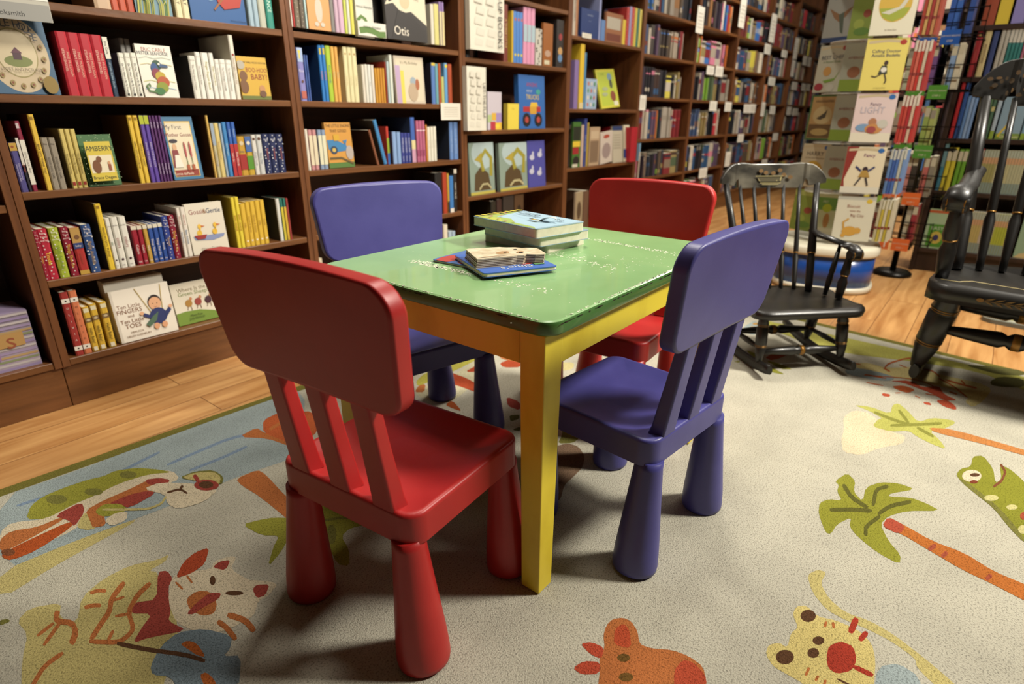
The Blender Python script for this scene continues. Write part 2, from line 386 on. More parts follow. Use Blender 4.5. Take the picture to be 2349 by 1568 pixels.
    P(a, [(580, 600), (700, 550), (790, 530), (845, 540), (700, 622), (640, 610)], RE); P(a, [(780, 470), (860, 460), (915, 470), (905, 490), (800, 500)], RE)
    P(a, [(770, 520), (860, 485), (1050, 490), (1180, 520), (1100, 590), (960, 630), (900, 600), (890, 550)], CRM)
    P(a, [(510, 640), (560, 600), (650, 600), (690, 630), (620, 665), (540, 668)], GR); P(a, [(560, 690), (620, 650), (690, 640), (680, 690), (600, 722)], CRM)
    S(a, [(550, 632), (700, 632), (800, 628), (870, 600), (895, 560)], 12, YE)
    P(a, [(962, 460), (1050, 425), (1150, 418), (1205, 455), (1195, 500), (1080, 482)], OL); P(a, [(975, 460), (1050, 432), (1150, 428), (1190, 455), (1180, 500), (1080, 482)], YE)
    E(a, 1112, 500, 68, 30, RE); E(a, 1110, 498, 40, 20, BR); S(a, [(1045, 445), (1070, 480)], 22, RE); S(a, [(900, 540), (970, 520), (1010, 545)], 12, BR); S(a, [(970, 520), (985, 502)], 14, BR)
    P(a, [(120, 1430), (150, 1300), (90, 1230), (160, 1160), (330, 1130), (320, 1210), (415, 1240), (440, 1100), (560, 1000), (700, 930), (850, 900), (912, 870), (890, 910), (800, 960), (850, 965), (980, 1290), (860, 1370), (810, 1470), (900, 1520), (880, 1568), (880, 1720), (110, 1720)], YE)
    P(a, [(850, 965), (900, 958), (930, 1000), (905, 1050), (920, 1180), (905, 1230), (1010, 1280), (800, 1320), (715, 1350), (760, 1270), (820, 1190), (700, 1190), (720, 1130), (845, 1115)], RE)
    P(a, [(920, 1000), (980, 970), (1140, 950), (1150, 910), (1240, 880), (1275, 885), (1240, 950), (1340, 1010), (1380, 1010), (1500, 1025), (1450, 1090), (1390, 1120), (1370, 1200), (1300, 1240), (1200, 1290), (1050, 1285), (950, 1240), (905, 1130)], CRM)
    P(a, [(1143, 942), (1180, 910), (1242, 900), (1215, 958)], RE); P(a, [(1360, 1060), (1380, 1035), (1452, 1032), (1430, 1092), (1382, 1108)], RE)
    P(a, [(945, 1000), (985, 915), (1050, 860), (1128, 832), (1105, 920), (1045, 965), (1000, 985)], 'a84a2e')
    P(a, [(1002, 1110), (1060, 1068), (1130, 1070), (1170, 1130), (1155, 1190), (1090, 1203), (1020, 1170)], ORG); P(a, [(1003, 1192), (1060, 1130), (1130, 1078), (1192, 1078), (1180, 1110), (1090, 1160), (1040, 1195)], RE)
    E(a, 1145, 1012, 16, 26, BR); E(a, 1262, 1080, 50, 13, BR)
    S(a, [(1225, 1195), (1320, 1225), (1370, 1285)], 34, ORG); S(a, [(1172, 1230), (1225, 1270), (1270, 1330)], 30, ORG); S(a, [(945, 1020), (985, 1060)], 12, ORG); S(a, [(1005, 985), (1035, 1025)], 12, ORG)
    for q, w in (([(485, 1080), (530, 1065), (572, 1068)], 20), ([(455, 1158), (500, 1145), (545, 1145)], 22), ([(670, 1020), (600, 1110), (590, 1180), (540, 1250), (490, 1330)], 28), ([(810, 1025), (740, 1090), (690, 1180), (720, 1270), (690, 1310), (640, 1345), (480, 1340)], 26), ([(670, 1100), (610, 1120)], 14), ([(700, 1190), (620, 1205)], 16), ([(580, 1340), (610, 1280)], 18), ([(310, 1175), (300, 1230), (390, 1240), (410, 1290), (385, 1355)], 34), ([(290, 1240), (200, 1310)], 18), ([(330, 1230), (235, 1362)], 20), ([(340, 1400), (240, 1470), (180, 1568), (150, 1640)], 24)): S(a, q, w, ORG)
    P(a, [(870, 1360), (960, 1290), (1100, 1270), (1250, 1310), (1240, 1380), (1200, 1420), (1300, 1415), (1285, 1600), (960, 1600), (920, 1530), (820, 1520), (810, 1470)], '77868e')
    S(a, [(630, 1350), (800, 1385), (1000, 1412), (1105, 1445)], 24, BR); P(a, [(970, 1355), (1010, 1335), (1060, 1350), (1110, 1425), (1060, 1415), (1010, 1380)], 'b0602e'); P(a, [(1075, 1520), (1110, 1505), (1150, 1540), (1180, 1600), (1110, 1600)], 'b0602e')
    P(a, [(0, 1225), (40, 1218), (60, 1230), (0, 1255)], OL)
    P(a, [(1270, 465), (1385, 415), (1430, 440), (1540, 560), (1640, 640), (1700, 720), (1620, 740), (1400, 560), (1300, 500)], ORG)
    P(a, [(1285, 240), (1380, 188), (1420, 215), (1570, 272), (1560, 290), (1440, 247)], ORG); P(a, [(1418, 215), (1415, 150), (1500, 108), (1700, 100), (1720, 200), (1620, 290), (1500, 250)], 'b25a34'); S(a, [(1450, 200), (1520, 160), (1600, 190)], 18, ORG)
    P(e, [(0, 745), (60, 735), (190, 740), (260, 770), (150, 810), (100, 905), (30, 985), (60, 880), (90, 825), (0, 825), (-100, 770)], GR); P(e, [(310, 640), (350, 650), (400, 690), (480, 730), (550, 765), (440, 790), (400, 830), (440, 900), (440, 978), (380, 970), (330, 870), (240, 740)], GR)
    S(e, [(310, 750), (380, 740), (460, 735)], 12, OL); E(e, 350, 820, 25, 50, OL)
    # under and beyond the table
    P(d, [(200, 470), (400, 400), (560, 300), (640, 240), (640, 380), (500, 520), (380, 590), (160, 520)], 'c2bb9c')
    P(d, [(170, 420), (230, 365), (400, 290), (640, 228), (640, 250), (430, 355), (230, 440), (180, 455)], 'aaa44a'); P(d, [(160, 500), (190, 450), (240, 440), (230, 500)], ORG)
    P(d, [(415, 355), (540, 400), (640, 460), (640, 515), (520, 470), (430, 440)], 'a84a2e'); P(d, [(770, 290), (860, 260), (925, 285), (925, 320), (800, 322)], 'a84a2e'); P(d, [(520, 355), (600, 308), (640, 320), (640, 352)], 'a84a2e'); P(d, [(760, 210), (860, 235), (930, 265), (930, 285), (780, 262)], ORG)
    P(d, [(380, 590), (430, 555), (505, 640), (430, 615)], 'a0522c'); P(d, [(820, 530), (920, 570), (920, 632), (830, 600)], RE); P(d, [(840, 665), (915, 660), (915, 690), (850, 712)], DKG); P(d, [(860, 770), (920, 745), (920, 780)], DKG)
    P(d, [(1195, 725), (1240, 740), (1345, 775), (1345, 830), (1300, 865), (1190, 868), (1215, 820), (1225, 780)], OL); P(d, [(1170, 890), (1260, 865), (1340, 890), (1385, 960), (1370, 1040), (1300, 1110), (1235, 1170), (1212, 1265), (1165, 1300)], '7c6450')
    P(d, [(1190, 250), (1330, 178), (1480, 150), (1568, 200), (1568, 240), (1330, 215), (1200, 252)], ORG); P(d, [(1190, 285), (1310, 285), (1300, 335), (1190, 350)], 'c8bc88')
    # right foreground: orange animal, tiger cub, palms, reptile
    P(b, [(312, 1240), (305, 1180), (320, 1130), (350, 1100), (400, 1093), (440, 1110), (472, 1160), (480, 1222), (540, 1243), (640, 1250), (720, 1280), (790, 1330), (808, 1415), (800, 1500), (270, 1500), (290, 1340), (285, 1290)], ORG)
    P(b, [(355, 1225), (360, 1150), (400, 1120), (432, 1150), (442, 1245)], 'b04c30'); P(b, [(192, 1218), (250, 1212), (310, 1240), (295, 1295), (240, 1270)], 'b04a34'); P(b, [(155, 1338), (210, 1303), (290, 1308), (285, 1367), (200, 1370)], 'b04a34')
    P(b, [(648, 1350), (690, 1298), (740, 1308), (800, 1370), (808, 1420), (650, 1470)], 'b04c34'); E(b, 403, 1288, 32, 20, '6a4e26'); E(b, 415, 1382, 36, 22, '6a4e26')
    P(b, [(1295, 885), (1345, 860), (1390, 872), (1360, 925), (1400, 1000), (1480, 1068), (1600, 1108), (1720, 1178), (1850, 1278), (1960, 1368), (2080, 1480), (1980, 1480), (1830, 1340), (1820, 1290), (1700, 1205), (1580, 1145), (1480, 1105), (1390, 1055), (1320, 970)], YE)
    P(b, [(1225, 1080), (1240, 1040), (1290, 1033), (1345, 1088), (1430, 1105), (1540, 1150), (1610, 1220), (1628, 1300), (1620, 1420), (1600, 1500), (1330, 1500), (1280, 1415), (1200, 1370), (1130, 1330), (1093, 1270), (1108, 1225), (1160, 1215), (1200, 1240), (1215, 1170), (1252, 1140)], 'cdbb78')
    E(b, 1300, 1085, 38, 30, BR); E(b, 1187, 1285, 45, 36, BR); E(b, 1350, 1205, 29, 21, BR); E(b, 1325, 1265, 29, 25, BR)
    P(b, [(1388, 1290), (1400, 1230), (1460, 1208), (1520, 1233), (1537, 1300), (1510, 1352), (1440, 1367), (1398, 1340)], 'a63c2c'); S(b, [(1520, 1330), (1615, 1375)], 24, 'a63c2c'); S(b, [(1535, 1095), (1505, 1168)], 32, 'a63c2c'); S(b, [(1585, 1163), (1550, 1205)], 28, 'a63c2c')
    for q in ([(1388, 1112), (1380, 1140)], [(1420, 1115), (1425, 1145)], [(1305, 1335), (1288, 1375)], [(1350, 1375), (1335, 1400)], [(1385, 1395), (1375, 1430)]): S(b, q, 14, ORG)
    S(b, [(1440, 1390), (1520, 1430)], 10, BR); P(b, [(1640, 1330), (1740, 1315), (1840, 1380), (1860, 1500), (1610, 1500)], BL)
    P(b, [(1450, 450), (1430, 430), (1490, 390), (1530, 430), (1520, 480), (1565, 530), (1580, 460), (1650, 435), (1740, 440), (1822, 470), (1700, 490), (1690, 505), (1800, 510), (1880, 540), (1942, 575), (1780, 575), (1690, 600), (1650, 640), (1690, 720), (1750, 790), (1745, 835), (1640, 780), (1540, 700), (1500, 650), (1510, 605), (1440, 640), (1410, 688), (1385, 680), (1350, 590), (1355, 535), (1400, 517), (1465, 525), (1440, 480)], '8b8a33')
    for q in ([(1470, 445), (1510, 510), (1590, 560)], [(1405, 570), (1520, 568), (1610, 575)], [(1690, 455), (1630, 470), (1615, 550)], [(1800, 530), (1700, 550), (1640, 590)], [(1580, 695), (1580, 650), (1650, 600)]): S(b, q, 20, OL if 0 else '5e5c2a')
    P(b, [(1688, 603), (1760, 640), (1900, 720), (2060, 780), (2200, 868), (2349, 930), (2500, 1000), (2500, 1080), (2349, 1010), (2200, 932), (2050, 862), (1880, 762), (1760, 690), (1658, 650)], 'b46a32'); P(b, [(1690, 603), (1775, 650), (1745, 690), (1658, 650)], 'a84e3a')
    for q in ([(1920, 740), (1885, 765)], [(1975, 775), (1950, 800)], [(2190, 885), (2165, 910)]): S(b, q, 22, 'a0503a')
    P(b, [(1470, 120), (1520, 85), (1600, 100), (1700, 190), (1775, 210), (1760, 250), (1640, 270), (1560, 305), (1470, 290), (1460, 230), (1475, 180)], 'd2c3a4')
    P(b, [(1520, 60), (1600, 68), (1700, 105), (1710, 60), (1740, 52), (1785, 90), (1835, 145), (1900, 122), (2000, 133), (2018, 150), (1950, 180), (1890, 188), (1940, 230), (1972, 277), (1900, 250), (1830, 215), (1790, 185), (1700, 190), (1610, 165), (1640, 130), (1660, 125), (1600, 90)], 'b0ae5c')
    for q in ([(1620, 95), (1720, 135), (1800, 158)], [(1740, 85), (1790, 150)], [(1950, 150), (1860, 155), (1700, 160)], [(1910, 215), (1830, 170)]): S(b, q, 14, '85843e')
    P(b, [(1880, 170), (2000, 178), (2349, 278), (2450, 310), (2450, 330), (2349, 306), (2150, 250), (1920, 195)], 'b87a44')
    P(b, [(2018, 400), (2040, 370), (2090, 360), (2100, 310), (2150, 305), (2200, 370), (2210, 440), (2240, 420), (2230, 350), (2280, 370), (2349, 430), (2450, 560), (2450, 800), (2349, 720), (2280, 650), (2200, 550), (2110, 490), (2050, 440)], '85852f')
    E(b, 2095, 405, 48, 30, CRM); E(b, 2110, 400, 24, 9, BR); E(b, 2105, 434, 20, 9, '7a3e2a'); S(b, [(2235, 348), (2260, 385), (2240, 430), (2200, 458)], 13, '7a4a30')
    P(b, [(2030, 420), (2110, 490), (2200, 560), (2280, 660), (2349, 730), (2349, 700), (2230, 560), (2120, 470), (2050, 420)], OL)
    E(b, 2190, 512, 36, 15, 'c2ba80'); E(b, 2290, 557, 28, 13, 'c2ba80'); E(b, 2345, 665, 26, 22, 'c2ba80'); E(b, 2349, 600, 20, 20, 'a04e36')
    # far right part
    P(c, [(330, 560), (430, 590), (900, 690), (1540, 830), (2349, 1005), (2450, 1040), (2450, 1140), (2349, 1110), (2000, 965), (1500, 890), (1000, 830), (700, 760), (520, 680), (330, 640)], 'aeaa58')
    P(c, [(230, 620), (300, 580), (330, 600), (340, 660), (290, 695), (210, 655)], BL); E(c, 310, 605, 25, 9, 'b08a50'); E(c, 290, 632, 25, 9, 'b08a50'); E(c, 245, 668, 14, 7, 'b08a50')
    P(c, [(370, 855), (590, 785), (655, 798), (440, 888)], 'a8563a')
    for q in ([(230, 800), (340, 840), (360, 870), (290, 860)], [(380, 880), (470, 900), (600, 950), (500, 950)], [(370, 900), (440, 940), (540, 992), (430, 975)], [(140, 890), (200, 885), (180, 900)]): P(c, q, '8a8836')
    P(c, [(1880, 915), (2100, 925), (2349, 960), (2349, 1000), (2150, 990)], DKG); P(c, [(2090, 1040), (2160, 1005), (2349, 1020), (2349, 1090), (2180, 1085), (2100, 1070)], DKG)
    P(c, [(1060, 905), (1160, 900), (1300, 940), (1500, 930), (1750, 1000), (2000, 1050), (2110, 1100), (2040, 1190), (1960, 1240), (1900, 1200), (1930, 1160), (1800, 1100), (1600, 1050), (1420, 1020), (1200, 980), (1080, 940)], 'c3b47c')
    P(c, [(980, 955), (1100, 940), (1280, 980), (1370, 1012), (1330, 1040), (1200, 1030), (1010, 990)], '8c9a9c')
    P(c, [(1320, 1040), (1480, 1033), (1580, 1090), (1700, 1075), (1740, 1140), (1850, 1188), (1740, 1185), (1640, 1130), (1530, 1090), (1430, 1052)], 'a64a32'); P(c, [(1675, 1185), (1760, 1180), (1830, 1230), (1836, 1262), (1740, 1235)], 'a64a32')
    P(c, [(1340, 1080), (1430, 1072), (1525, 1105), (1470, 1132), (1400, 1112)], 'b25c34'); P(c, [(1270, 1128), (1335, 1140), (1325, 1160), (1272, 1152)], 'a64a32'); P(c, [(1578, 1198), (1632, 1200), (1648, 1224), (1600, 1218)], 'a64a32')
    for q, w in (([(1060, 905), (1110, 915)], 8), ([(1290, 940), (1320, 905), (1460, 865), (1530, 870)], 12), ([(1280, 940), (1330, 968)], 12), ([(1400, 915), (1460, 940)], 7), ([(1590, 950), (1660, 965), (1710, 1008)], 10), ([(1140, 990), (1300, 1020)], 10), ([(1150, 1050), (1280, 1075)], 8), ([(1700, 1020), (1800, 1070), (1920, 1165)], 10), ([(1750, 1030), (1850, 1060), (1990, 1095)], 14), ([(1870, 1035), (1900, 1065)], 12), ([(1600, 1135), (1680, 1150)], 8), ([(1130, 995), (1480, 1020), (1600, 1050), (1700, 1100)], 6), ([(1780, 1120), (1840, 1140)], 10), ([(1370, 1130), (1410, 1128)], 7), ([(1520, 1150), (1560, 1168)], 7)): S(c, q, w, 'a8582f')
    o = B.build('area_rug'); tag(o, 'large pale area rug with tufted cats, palms and olive border, under the table', 'rug')
    return o
rug()

# ------------------------------------------------------------------ table
def green_top():
    m = noise_mat('worn_green_enamel', '7ba36c', '8db67c', (1, 1, 1), .28, 5, 5, .03, 30, .3, .7); m.node_tree.nodes['Principled BSDF'].inputs['Coat Weight'].default_value = .25
    return m
def yellow_paint(): return noise_mat('scuffed_yellow_paint', 'ccb228', 'e0ca3c', (2, 2, 1), .4, 6, 8, .05, 40, .28, .55)
YEL = yellow_paint(); GTOP = green_top(); GEDGE = noise_mat('green_enamel_edge', '3f6630', '4a743a', rough=.28, coat=.2)
TX0, TX1, TY0, TY1, TZ = .712, 1.485, .488, 1.107, .555
def rrect(x0, x1, y0, y1, r, n=6):
    P = []
    for cx, cy, a in ((x1-r, y1-r, 0), (x0+r, y1-r, 90), (x0+r, y0+r, 180), (x1-r, y0+r, 270)):
        for i in range(n+1): t = radians(a+90*i/n); P.append((cx+r*cos(t), cy+r*sin(t)))
    return P
def table():
    r = empty('play_table', ((TX0+TX1)/2, (TY0+TY1)/2, .0012)); ox, oy = r.location.x, r.location.y
    R = lambda d: rrect(TX0+d-ox, TX1-d-ox, TY0+d-oy, TY1-d-oy, .035-d*.8)
    B = MB(); lv = [(.010, -.026), (.003, -.0255), (0, -.021), (0, -.006), (.0022, -.0018)]
    B.loops([[(x, y, TZ+z) for x, y in R(d)] for d, z in lv], GEDGE, True, False)
    B.loops([[(x, y, TZ+z) for x, y in R(d)] for d, z in [(.0022, -.0018), (.006, 0)]], GTOP, False, True)
    rr = random.Random(5)
    def chip(x, y, s, m, k): 
        n = 7; B.add([(x-ox+s*rr.uniform(.5, 1)*cos(2*pi*i/n), y-oy+s*rr.uniform(.5, 1)*sin(2*pi*i/n), TZ+.0002+k*.00005) for i in range(n)], [list(range(n))], m)
    wm = mat('dfe2c8', .5); dm = mat('2c2015', .6)
    for (x0, y0, x1, y1, n, sp_, s) in ((1.335, .80, 1.318, .567, 150, .011, .0028), (1.325, .70, 1.30, .52, 40, .02, .0016), (1.145, .80, 1.085, .57, 85, .022, .0026), (.87, .97, .864, .79, 170, .012, .003), (.864, .79, .863, .585, 60, .018, .0026), (.90, 1.05, 1.1, .6, 60, .07, .0014), (1.08, .60, 1.30, .55, 60, .05, .0014), (.75, .6, 1.2, .95, 50, .1, .0012), (1.2, .6, 1.12, .8, 50, .03, .002)):
        for i in range(n):
            t = rr.random(); chip(x0+(x1-x0)*t+rr.gauss(0, sp_*.5), y0+(y1-y0)*t+rr.gauss(0, sp_*.5), s*rr.uniform(.5, 1.5), wm, 1)
    # worn rim: pale wood with dark chips, on the two edges that children lean on
    for i in range(170):
        t = rr.random(); chip(TX0+.0052+rr.uniform(0, .0018), TY0+.03+(TY1-TY0-.06)*t, rr.uniform(.001, .0026), wm, 2)
    for i in range(230):
        t = rr.random()**.8; chip(TX0+.03+(TX1-TX0-.06)*t, TY0+.0052+rr.uniform(0, .002), rr.uniform(.0012, .0032), wm, 2)
    def echip(x, y, nx, ny, l, hh, m, dz):
        tx, ty = -ny, nx; n = 8; P = []
        for i in range(n):
            a = 2*pi*i/n; P.append((x-ox+tx*l*cos(a)*rr.uniform(.7, 1)+nx*.0003, y-oy+ty*l*cos(a)*rr.uniform(.7, 1)+ny*.0003, TZ-dz+hh*sin(a)*rr.uniform(.6, 1)))
        B.add(P, [list(range(n))], m)
    for i in range(42): echip(TX0+.03+(TX1-TX0-.06)*rr.random()**.9, TY0, 0, -1, rr.uniform(.003, .013), rr.uniform(.0008, .002), dm, .0055)
    for i in range(26): echip(TX0, TY0+.04+(TY1-TY0-.08)*rr.random(), -1, 0, rr.uniform(.002, .008), rr.uniform(.0006, .0015), dm, .0055)
    B.build('tabletop', r, wn=True)['label'] = 'green tabletop with pale worn speckles and a chipped rim'
    z1 = TZ-.0262; z0 = z1-.062; a, b = .020, .033
    for (x0, x1, y0, y1) in ((TX0+.052, TX1-.052, TY0+.019, TY0+.037), (TX0+.052, TX1-.052, TY1-.037, TY1-.019), (TX0+.010+.004, TX0+.032, TY0+.072, TY1-.072), (TX1-.032, TX1-.014, TY0+.072, TY1-.072)):
        MB().box(x0-ox, x1-ox, y0-oy, y1-oy, z0, z1, YEL).build('apron', r, .0015, 1)
    for sx in (0, 1):
        for sy in (0, 1):
            # near corner of each leg is the outer one; the leg narrows on its inner faces
            X = TX0+.010 if sx == 0 else TX1-.010; Y = TY0+.018 if sy == 0 else TY1-.018
            dx = 1 if sx == 0 else -1; dy = 1 if sy == 0 else -1; V = []
            for z, w in ((0.0005, .042), (z1, .052)):
                o_ = .004 if z > .1 else 0
                V += [(X-ox, Y-oy, z), (X+dx*w-ox, Y-oy, z), (X+dx*w-ox, Y+dy*w-oy, z), (X-ox, Y+dy*w-oy, z)]
            F = [(0, 3, 2, 1), (4, 5, 6, 7), (0, 1, 5, 4), (1, 2, 6, 5), (2, 3, 7, 6), (3, 0, 4, 7)]
            if dx*dy < 0: F = [f[::-1] for f in F]
            MB().add(V, F, YEL).build('leg', r, .002, 2)
    tag(r, 'low yellow play table with worn green top, between the four plastic chairs', 'table')
table()

# ------------------------------------------------------------------ plastic chairs
def plastic(name, h1, h2): return noise_mat(name, h1, h2, (1, 1, 1), .42, 9, 6, .03, 200, .35, .65)
def toy_chair(kind, loc, rz, label):
    m = plastic('red_plastic', 'a61e1e', 'b02624') if kind == 'red' else plastic('violet_blue_plastic', '413f82', '49478b')
    r = empty('child_chair', (loc[0], loc[1], .0012), rz)
    w, d, zs = .315, .306, .299
    B = MB(); R = lambda i, rr: rrect(-w/2+i, w/2-i, -d/2+i, d/2-i, rr, 7)
    Ls = []
    for i, z, rr in ((.006, zs-.056, .03), (.003, zs-.0575, .032), (0, zs-.055, .034), (0, zs-.008, .034), (.0016, zs-.003, .033), (.005, zs, .031), (.012, zs-.0006, .028), (.03, zs-.006, .03), (.06, zs-.011, .03), (.11, zs-.013, .02)):
        Ls.append([(x, y, z+(.003*max(0, -y/(d/2)-.4) if z > zs-.05 else 0)-(0 if z < zs-.004 or i < .02 else 0)) for x, y in R(i, rr)])
    B.loops(Ls, m); B.build('seat', r, wn=True)
    for sx in (-1, 1):
        for sy in (-1, 1):
            tx, ty = sx*.126, sy*.132; bx, by = sx*.143, sy*.131
            p0 = Vector((bx, by, .0005)); p1 = Vector((tx, ty, zs-.052))
            MB().lathe(p0, p1, [(0, .040), (.012, .0445), (.05, .0455), (.2, .0435), (.6, .0345), (.93, .0275), (1, .027)], m, 28).build('leg', r)
    # back panel, standing on three bars
    zb, zt, wb, wt, th, yb, tl = .483, .672, .359, .401, .030, .155, .146
    cz = (zb+zt)/2
    def outline(ins):
        P = []
        c = [(-wb/2, zb, .038), (wb/2, zb, .038), (wt/2, zt, .037), (-wt/2, zt, .037)]; n = 8
        for k in range(4):
            x, z, r_ = c[k]; px, pz, _ = c[k-1]; nx, nz, _ = c[(k+1) % 4]
            p = Vector((x, z)); a = (Vector((px, pz))-p).normalized(); b = (Vector((nx, nz))-p).normalized()
            half = a.angle(b)/2; L = r_/math.tan(half); ce = p+(a+b).normalized()*(r_/sin(half))
            s = p+a*L; e = p+b*L
            for i in range(n+1):
                t = i/n; q = s.lerp(e, t)-ce; q = q.normalized()*r_+ce; P.append(q)
        # points along the long top and bottom edges for the arch
        Q = []
        for i, p in enumerate(P):
            q = P[(i+1) % len(P)]; Q.append(p)
            if (q-p).length > .1:
                for k in range(1, 10): Q.append(p.lerp(q, k/10))
        out = []
        for p in Q:
            x, z = p; arch = .010*(1-(x/(wt/2))**2); z2 = z+(arch if z > cz else arch*.15)
            v = Vector((x, z2-cz)); l = v.length; v = v*(1-ins/l*1.15); out.append((v.x, v.y+cz))
        return out
    B = MB(); Ls = []
    for ins, y in ((.006, 0), (.0012, .0012), (0, .005), (0, th-.005), (.0012, th-.0012), (.006, th)):
        Ls.append([(x, yb-th+y+(z-zs)*tl, z) for x, z in outline(ins)])
    B.loops(Ls, m, smooth=True); B.build('backrest', r, wn=True)
    for x in (-.096, 0, .096):
        B = MB(); Ls = []
        for z, hw, dd in ((zs-.004, .0235, .034), (zs+.012, .0225, .031), (.40, .0205, .027), (zb+.012, .0195, .024)):
            yc = yb-.002+(z-zs)*tl-dd; P = rrect(x-hw, x+hw, 0, dd, .005, 3)
            Ls.append([(a, yc+b-.001, z) for a, b in P])
        B.loops(Ls, m); B.build('back_bar', r, wn=True)
    return tag(r, label, 'chair', 'plastic chairs around the green table')
toy_chair('red', (.605, .730), 1.668, 'red plastic child chair nearest the camera, its back turned to the left bookcase')
toy_chair('blue', (1.063, .517), 3.046, 'violet-blue plastic child chair at right of the table, seen from behind')
toy_chair('blue', (1.046, 1.162), -.238, 'violet-blue plastic child chair beyond the table, right before the brown bookcases')
toy_chair('red', (1.476, .787), -1.496, 'red plastic child chair at far end of the table, near the small rocker')
# ------------------------------------------------------------------ books of the large bookcases (A: left, B: behind the blue chair, C: dividers, D: behind the red chair)
def art_rings(f):
    f.rect(.02, .0, .98, 1, '3c5a74'); f.ell(.5, .48, .46, .46, 'b7a486', 40); f.ell(.5, .5, .3, .3, '8c8050', 30); f.ell(.5, .5, .285, .285, 'c0b090', 30)
    f.ell(.5, .4, .2, .07, '6f7540'); f.rect(.44, .42, .56, .5, '4a3038'); f.poly([(.42, .5), (.58, .5), (.5, .57)], '5a3440')
    for i in range(9): a = radians(200+i*22); f.ell(.5+.38*cos(a), .48+.38*sin(a), .035, .035, '8c7a4c', 12); f.ell(.5+.38*cos(a), .48+.38*sin(a), .015, .015, '7a4030', 8)
    
    for i, ch in enumerate('LITTLE HOUSE'):
        a = radians(142-9.6*i)
        if ch != ' ': f.text(ch, .5+.385*cos(a), .48+.375*sin(a), .019, '3c4048')
    f.text('STORY AND PICTURES', .5, .3, .008, '5a4a40', fit=.09); f.ell(.87, .12, .11, .11, '80682c', 24)
def art_sea(f):
    f.rect(0, 0, 1, 1, 'd2cdc0'); f.text('ERIC CARLE', .5, .91, .011, '8a3a30', fit=.07); f.text('MISTER SEAHORSE', .46, .84, .013, '28303c', fit=.105)
    for y, c in ((.74, 'a8b0a0'), (.3, 'b8b878'), (.16, '90a8b8'), (.62, 'c8c098')): f.line([(.05, y), (.25, y+.03), (.45, y), (.7, y+.03), (.95, y)], .02, c)
    for (u, v, r1, r2, c) in ((.5, .62, .13, .1, '2c4a34'), (.42, .56, .1, .1, '284878'), (.45, .46, .13, .1, '7a3040'), (.55, .4, .15, .1, 'a89028'), (.6, .3, .18, .11, 'a04a24'), (.55, .2, .17, .1, '7c8428'), (.45, .12, .15, .07, '386838')): f.ell(u, v, r1, r2, c)
    f.poly([(.55, .66), (.8, .62), (.82, .58), (.55, .58)], '304a70'); f.ell(.56, .64, .03, .025, 'd8d0c0'); f.line([(.35, .1), (.15, .12), (.1, .22), (.18, .26), (.2, .2)], .05, '4c6c3c')
def art_boo(f):
    f.rect(0, 0, 1, 1, 'b8922c'); f.rect(0, 0, 1, .09, '5c6428'); f.text('BOO-HOO', .62, .7, .017, '80301c', fit=.08); f.text('BABY?', .68, .54, .019, '80301c', fit=.06); f.text('WHAT SHALL WE DO WITH THE', .55, .87, .006, '4a3a20', fit=.1)
    f.ell(.15, .55, .13, .12, '6a4524'); f.ell(.12, .3, .15, .16, '6a4524'); f.ell(.72, .25, .1, .1, 'a8784c'); f.ell(.72, .14, .12, .08, '60402a'); f.ell(.1, .8, .14, .1, '9c9484')
def art_jam(f):
    f.rect(0, 0, 1, 1, '40643c')
    rr = random.Random(2)
    for i in range(90): f.ell(rr.random(), rr.random(), .009, .007, 'c0cca0', 6)
    f.rect(.08, .1, .85, .86, 'c0aa3c'); f.rect(.12, .26, .8, .6, 'd0c4a8'); f.text('JAMBERRY', .46, .73, .015, '2c3828', fit=.1); f.text('Bruce Degen', .46, .17, .009, '2c3828', fit=.06)
    f.ell(.3, .38, .13, .13, '6c4224'); f.ell(.4, .52, .08, .06, '6c4224'); f.ell(.68, .44, .045, .04, 'b88860'); f.rect(.64, .3, .73, .42, '8a4c34')
def art_goose(f):
    f.rect(0, 0, 1, 1, '38688a'); f.rect(.06, .05, .9, .93, 'c8a850'); f.rect(.08, .06, .87, .91, 'ccc0a4'); f.text('My First', .3, .84, .014, '403040', fit=.07); f.text('Mother Goose', .44, .72, .02, '7c3038', fit=.135)
    f.rect(.08, .06, .87, .16, '843428'); f.text('Tomie dePaola', .35, .1, .009, 'd8c8b0', fit=.07); f.ell(.22, .62, .14, .03, '302830'); f.ell(.22, .52, .07, .06, 'c09874'); f.poly([(.08, .2), (.38, .2), (.3, .48), (.12, .48)], '7a3434'); f.poly([(.12, .2), (.4, .2), (.32, .4), (.18, .4)], 'd4ccbc')
    for u in (.55, .72): f.rect(u-.01, .24, u+.01, .6, '5a6a3a'); f.ell(u, .48, .035, .13, '9c4444'); f.rect(u-.05, .15, u+.05, .24, '9a5030')
def art_gossie(f):
    f.rect(0, 0, 1, 1, 'cbc3b2'); f.text('Gossie', .3, .84, .017, '7c2c30', fit=.056); f.text('&', .5, .84, .016, '8a6a4a'); f.text('Gertie', .74, .84, .017, '2c4060', fit=.05)
    f.poly([(.08, .36), (.95, .36), (.9, .3), (.6, .25), (.12, .29)], '7c86a8')
    for u in (.3, .72): f.ell(u-.04, .42, .07, .06, 'd0a83c'); f.ell(u-.01, .55, .05, .05, 'd4ac40'); f.poly([(u+.03, .57), (u+.14, .55), (u+.03, .53)], 'b45c28'); f.rect(u-.02, .44, u+.01, .54, 'd0a83c')
    f.poly([(.1, .38), (.45, .38), (.38, .3), (.18, .3)], '8c3030'); f.text('Olivier Dunrea', .5, .1, .009, '6a5a4a', fit=.07)
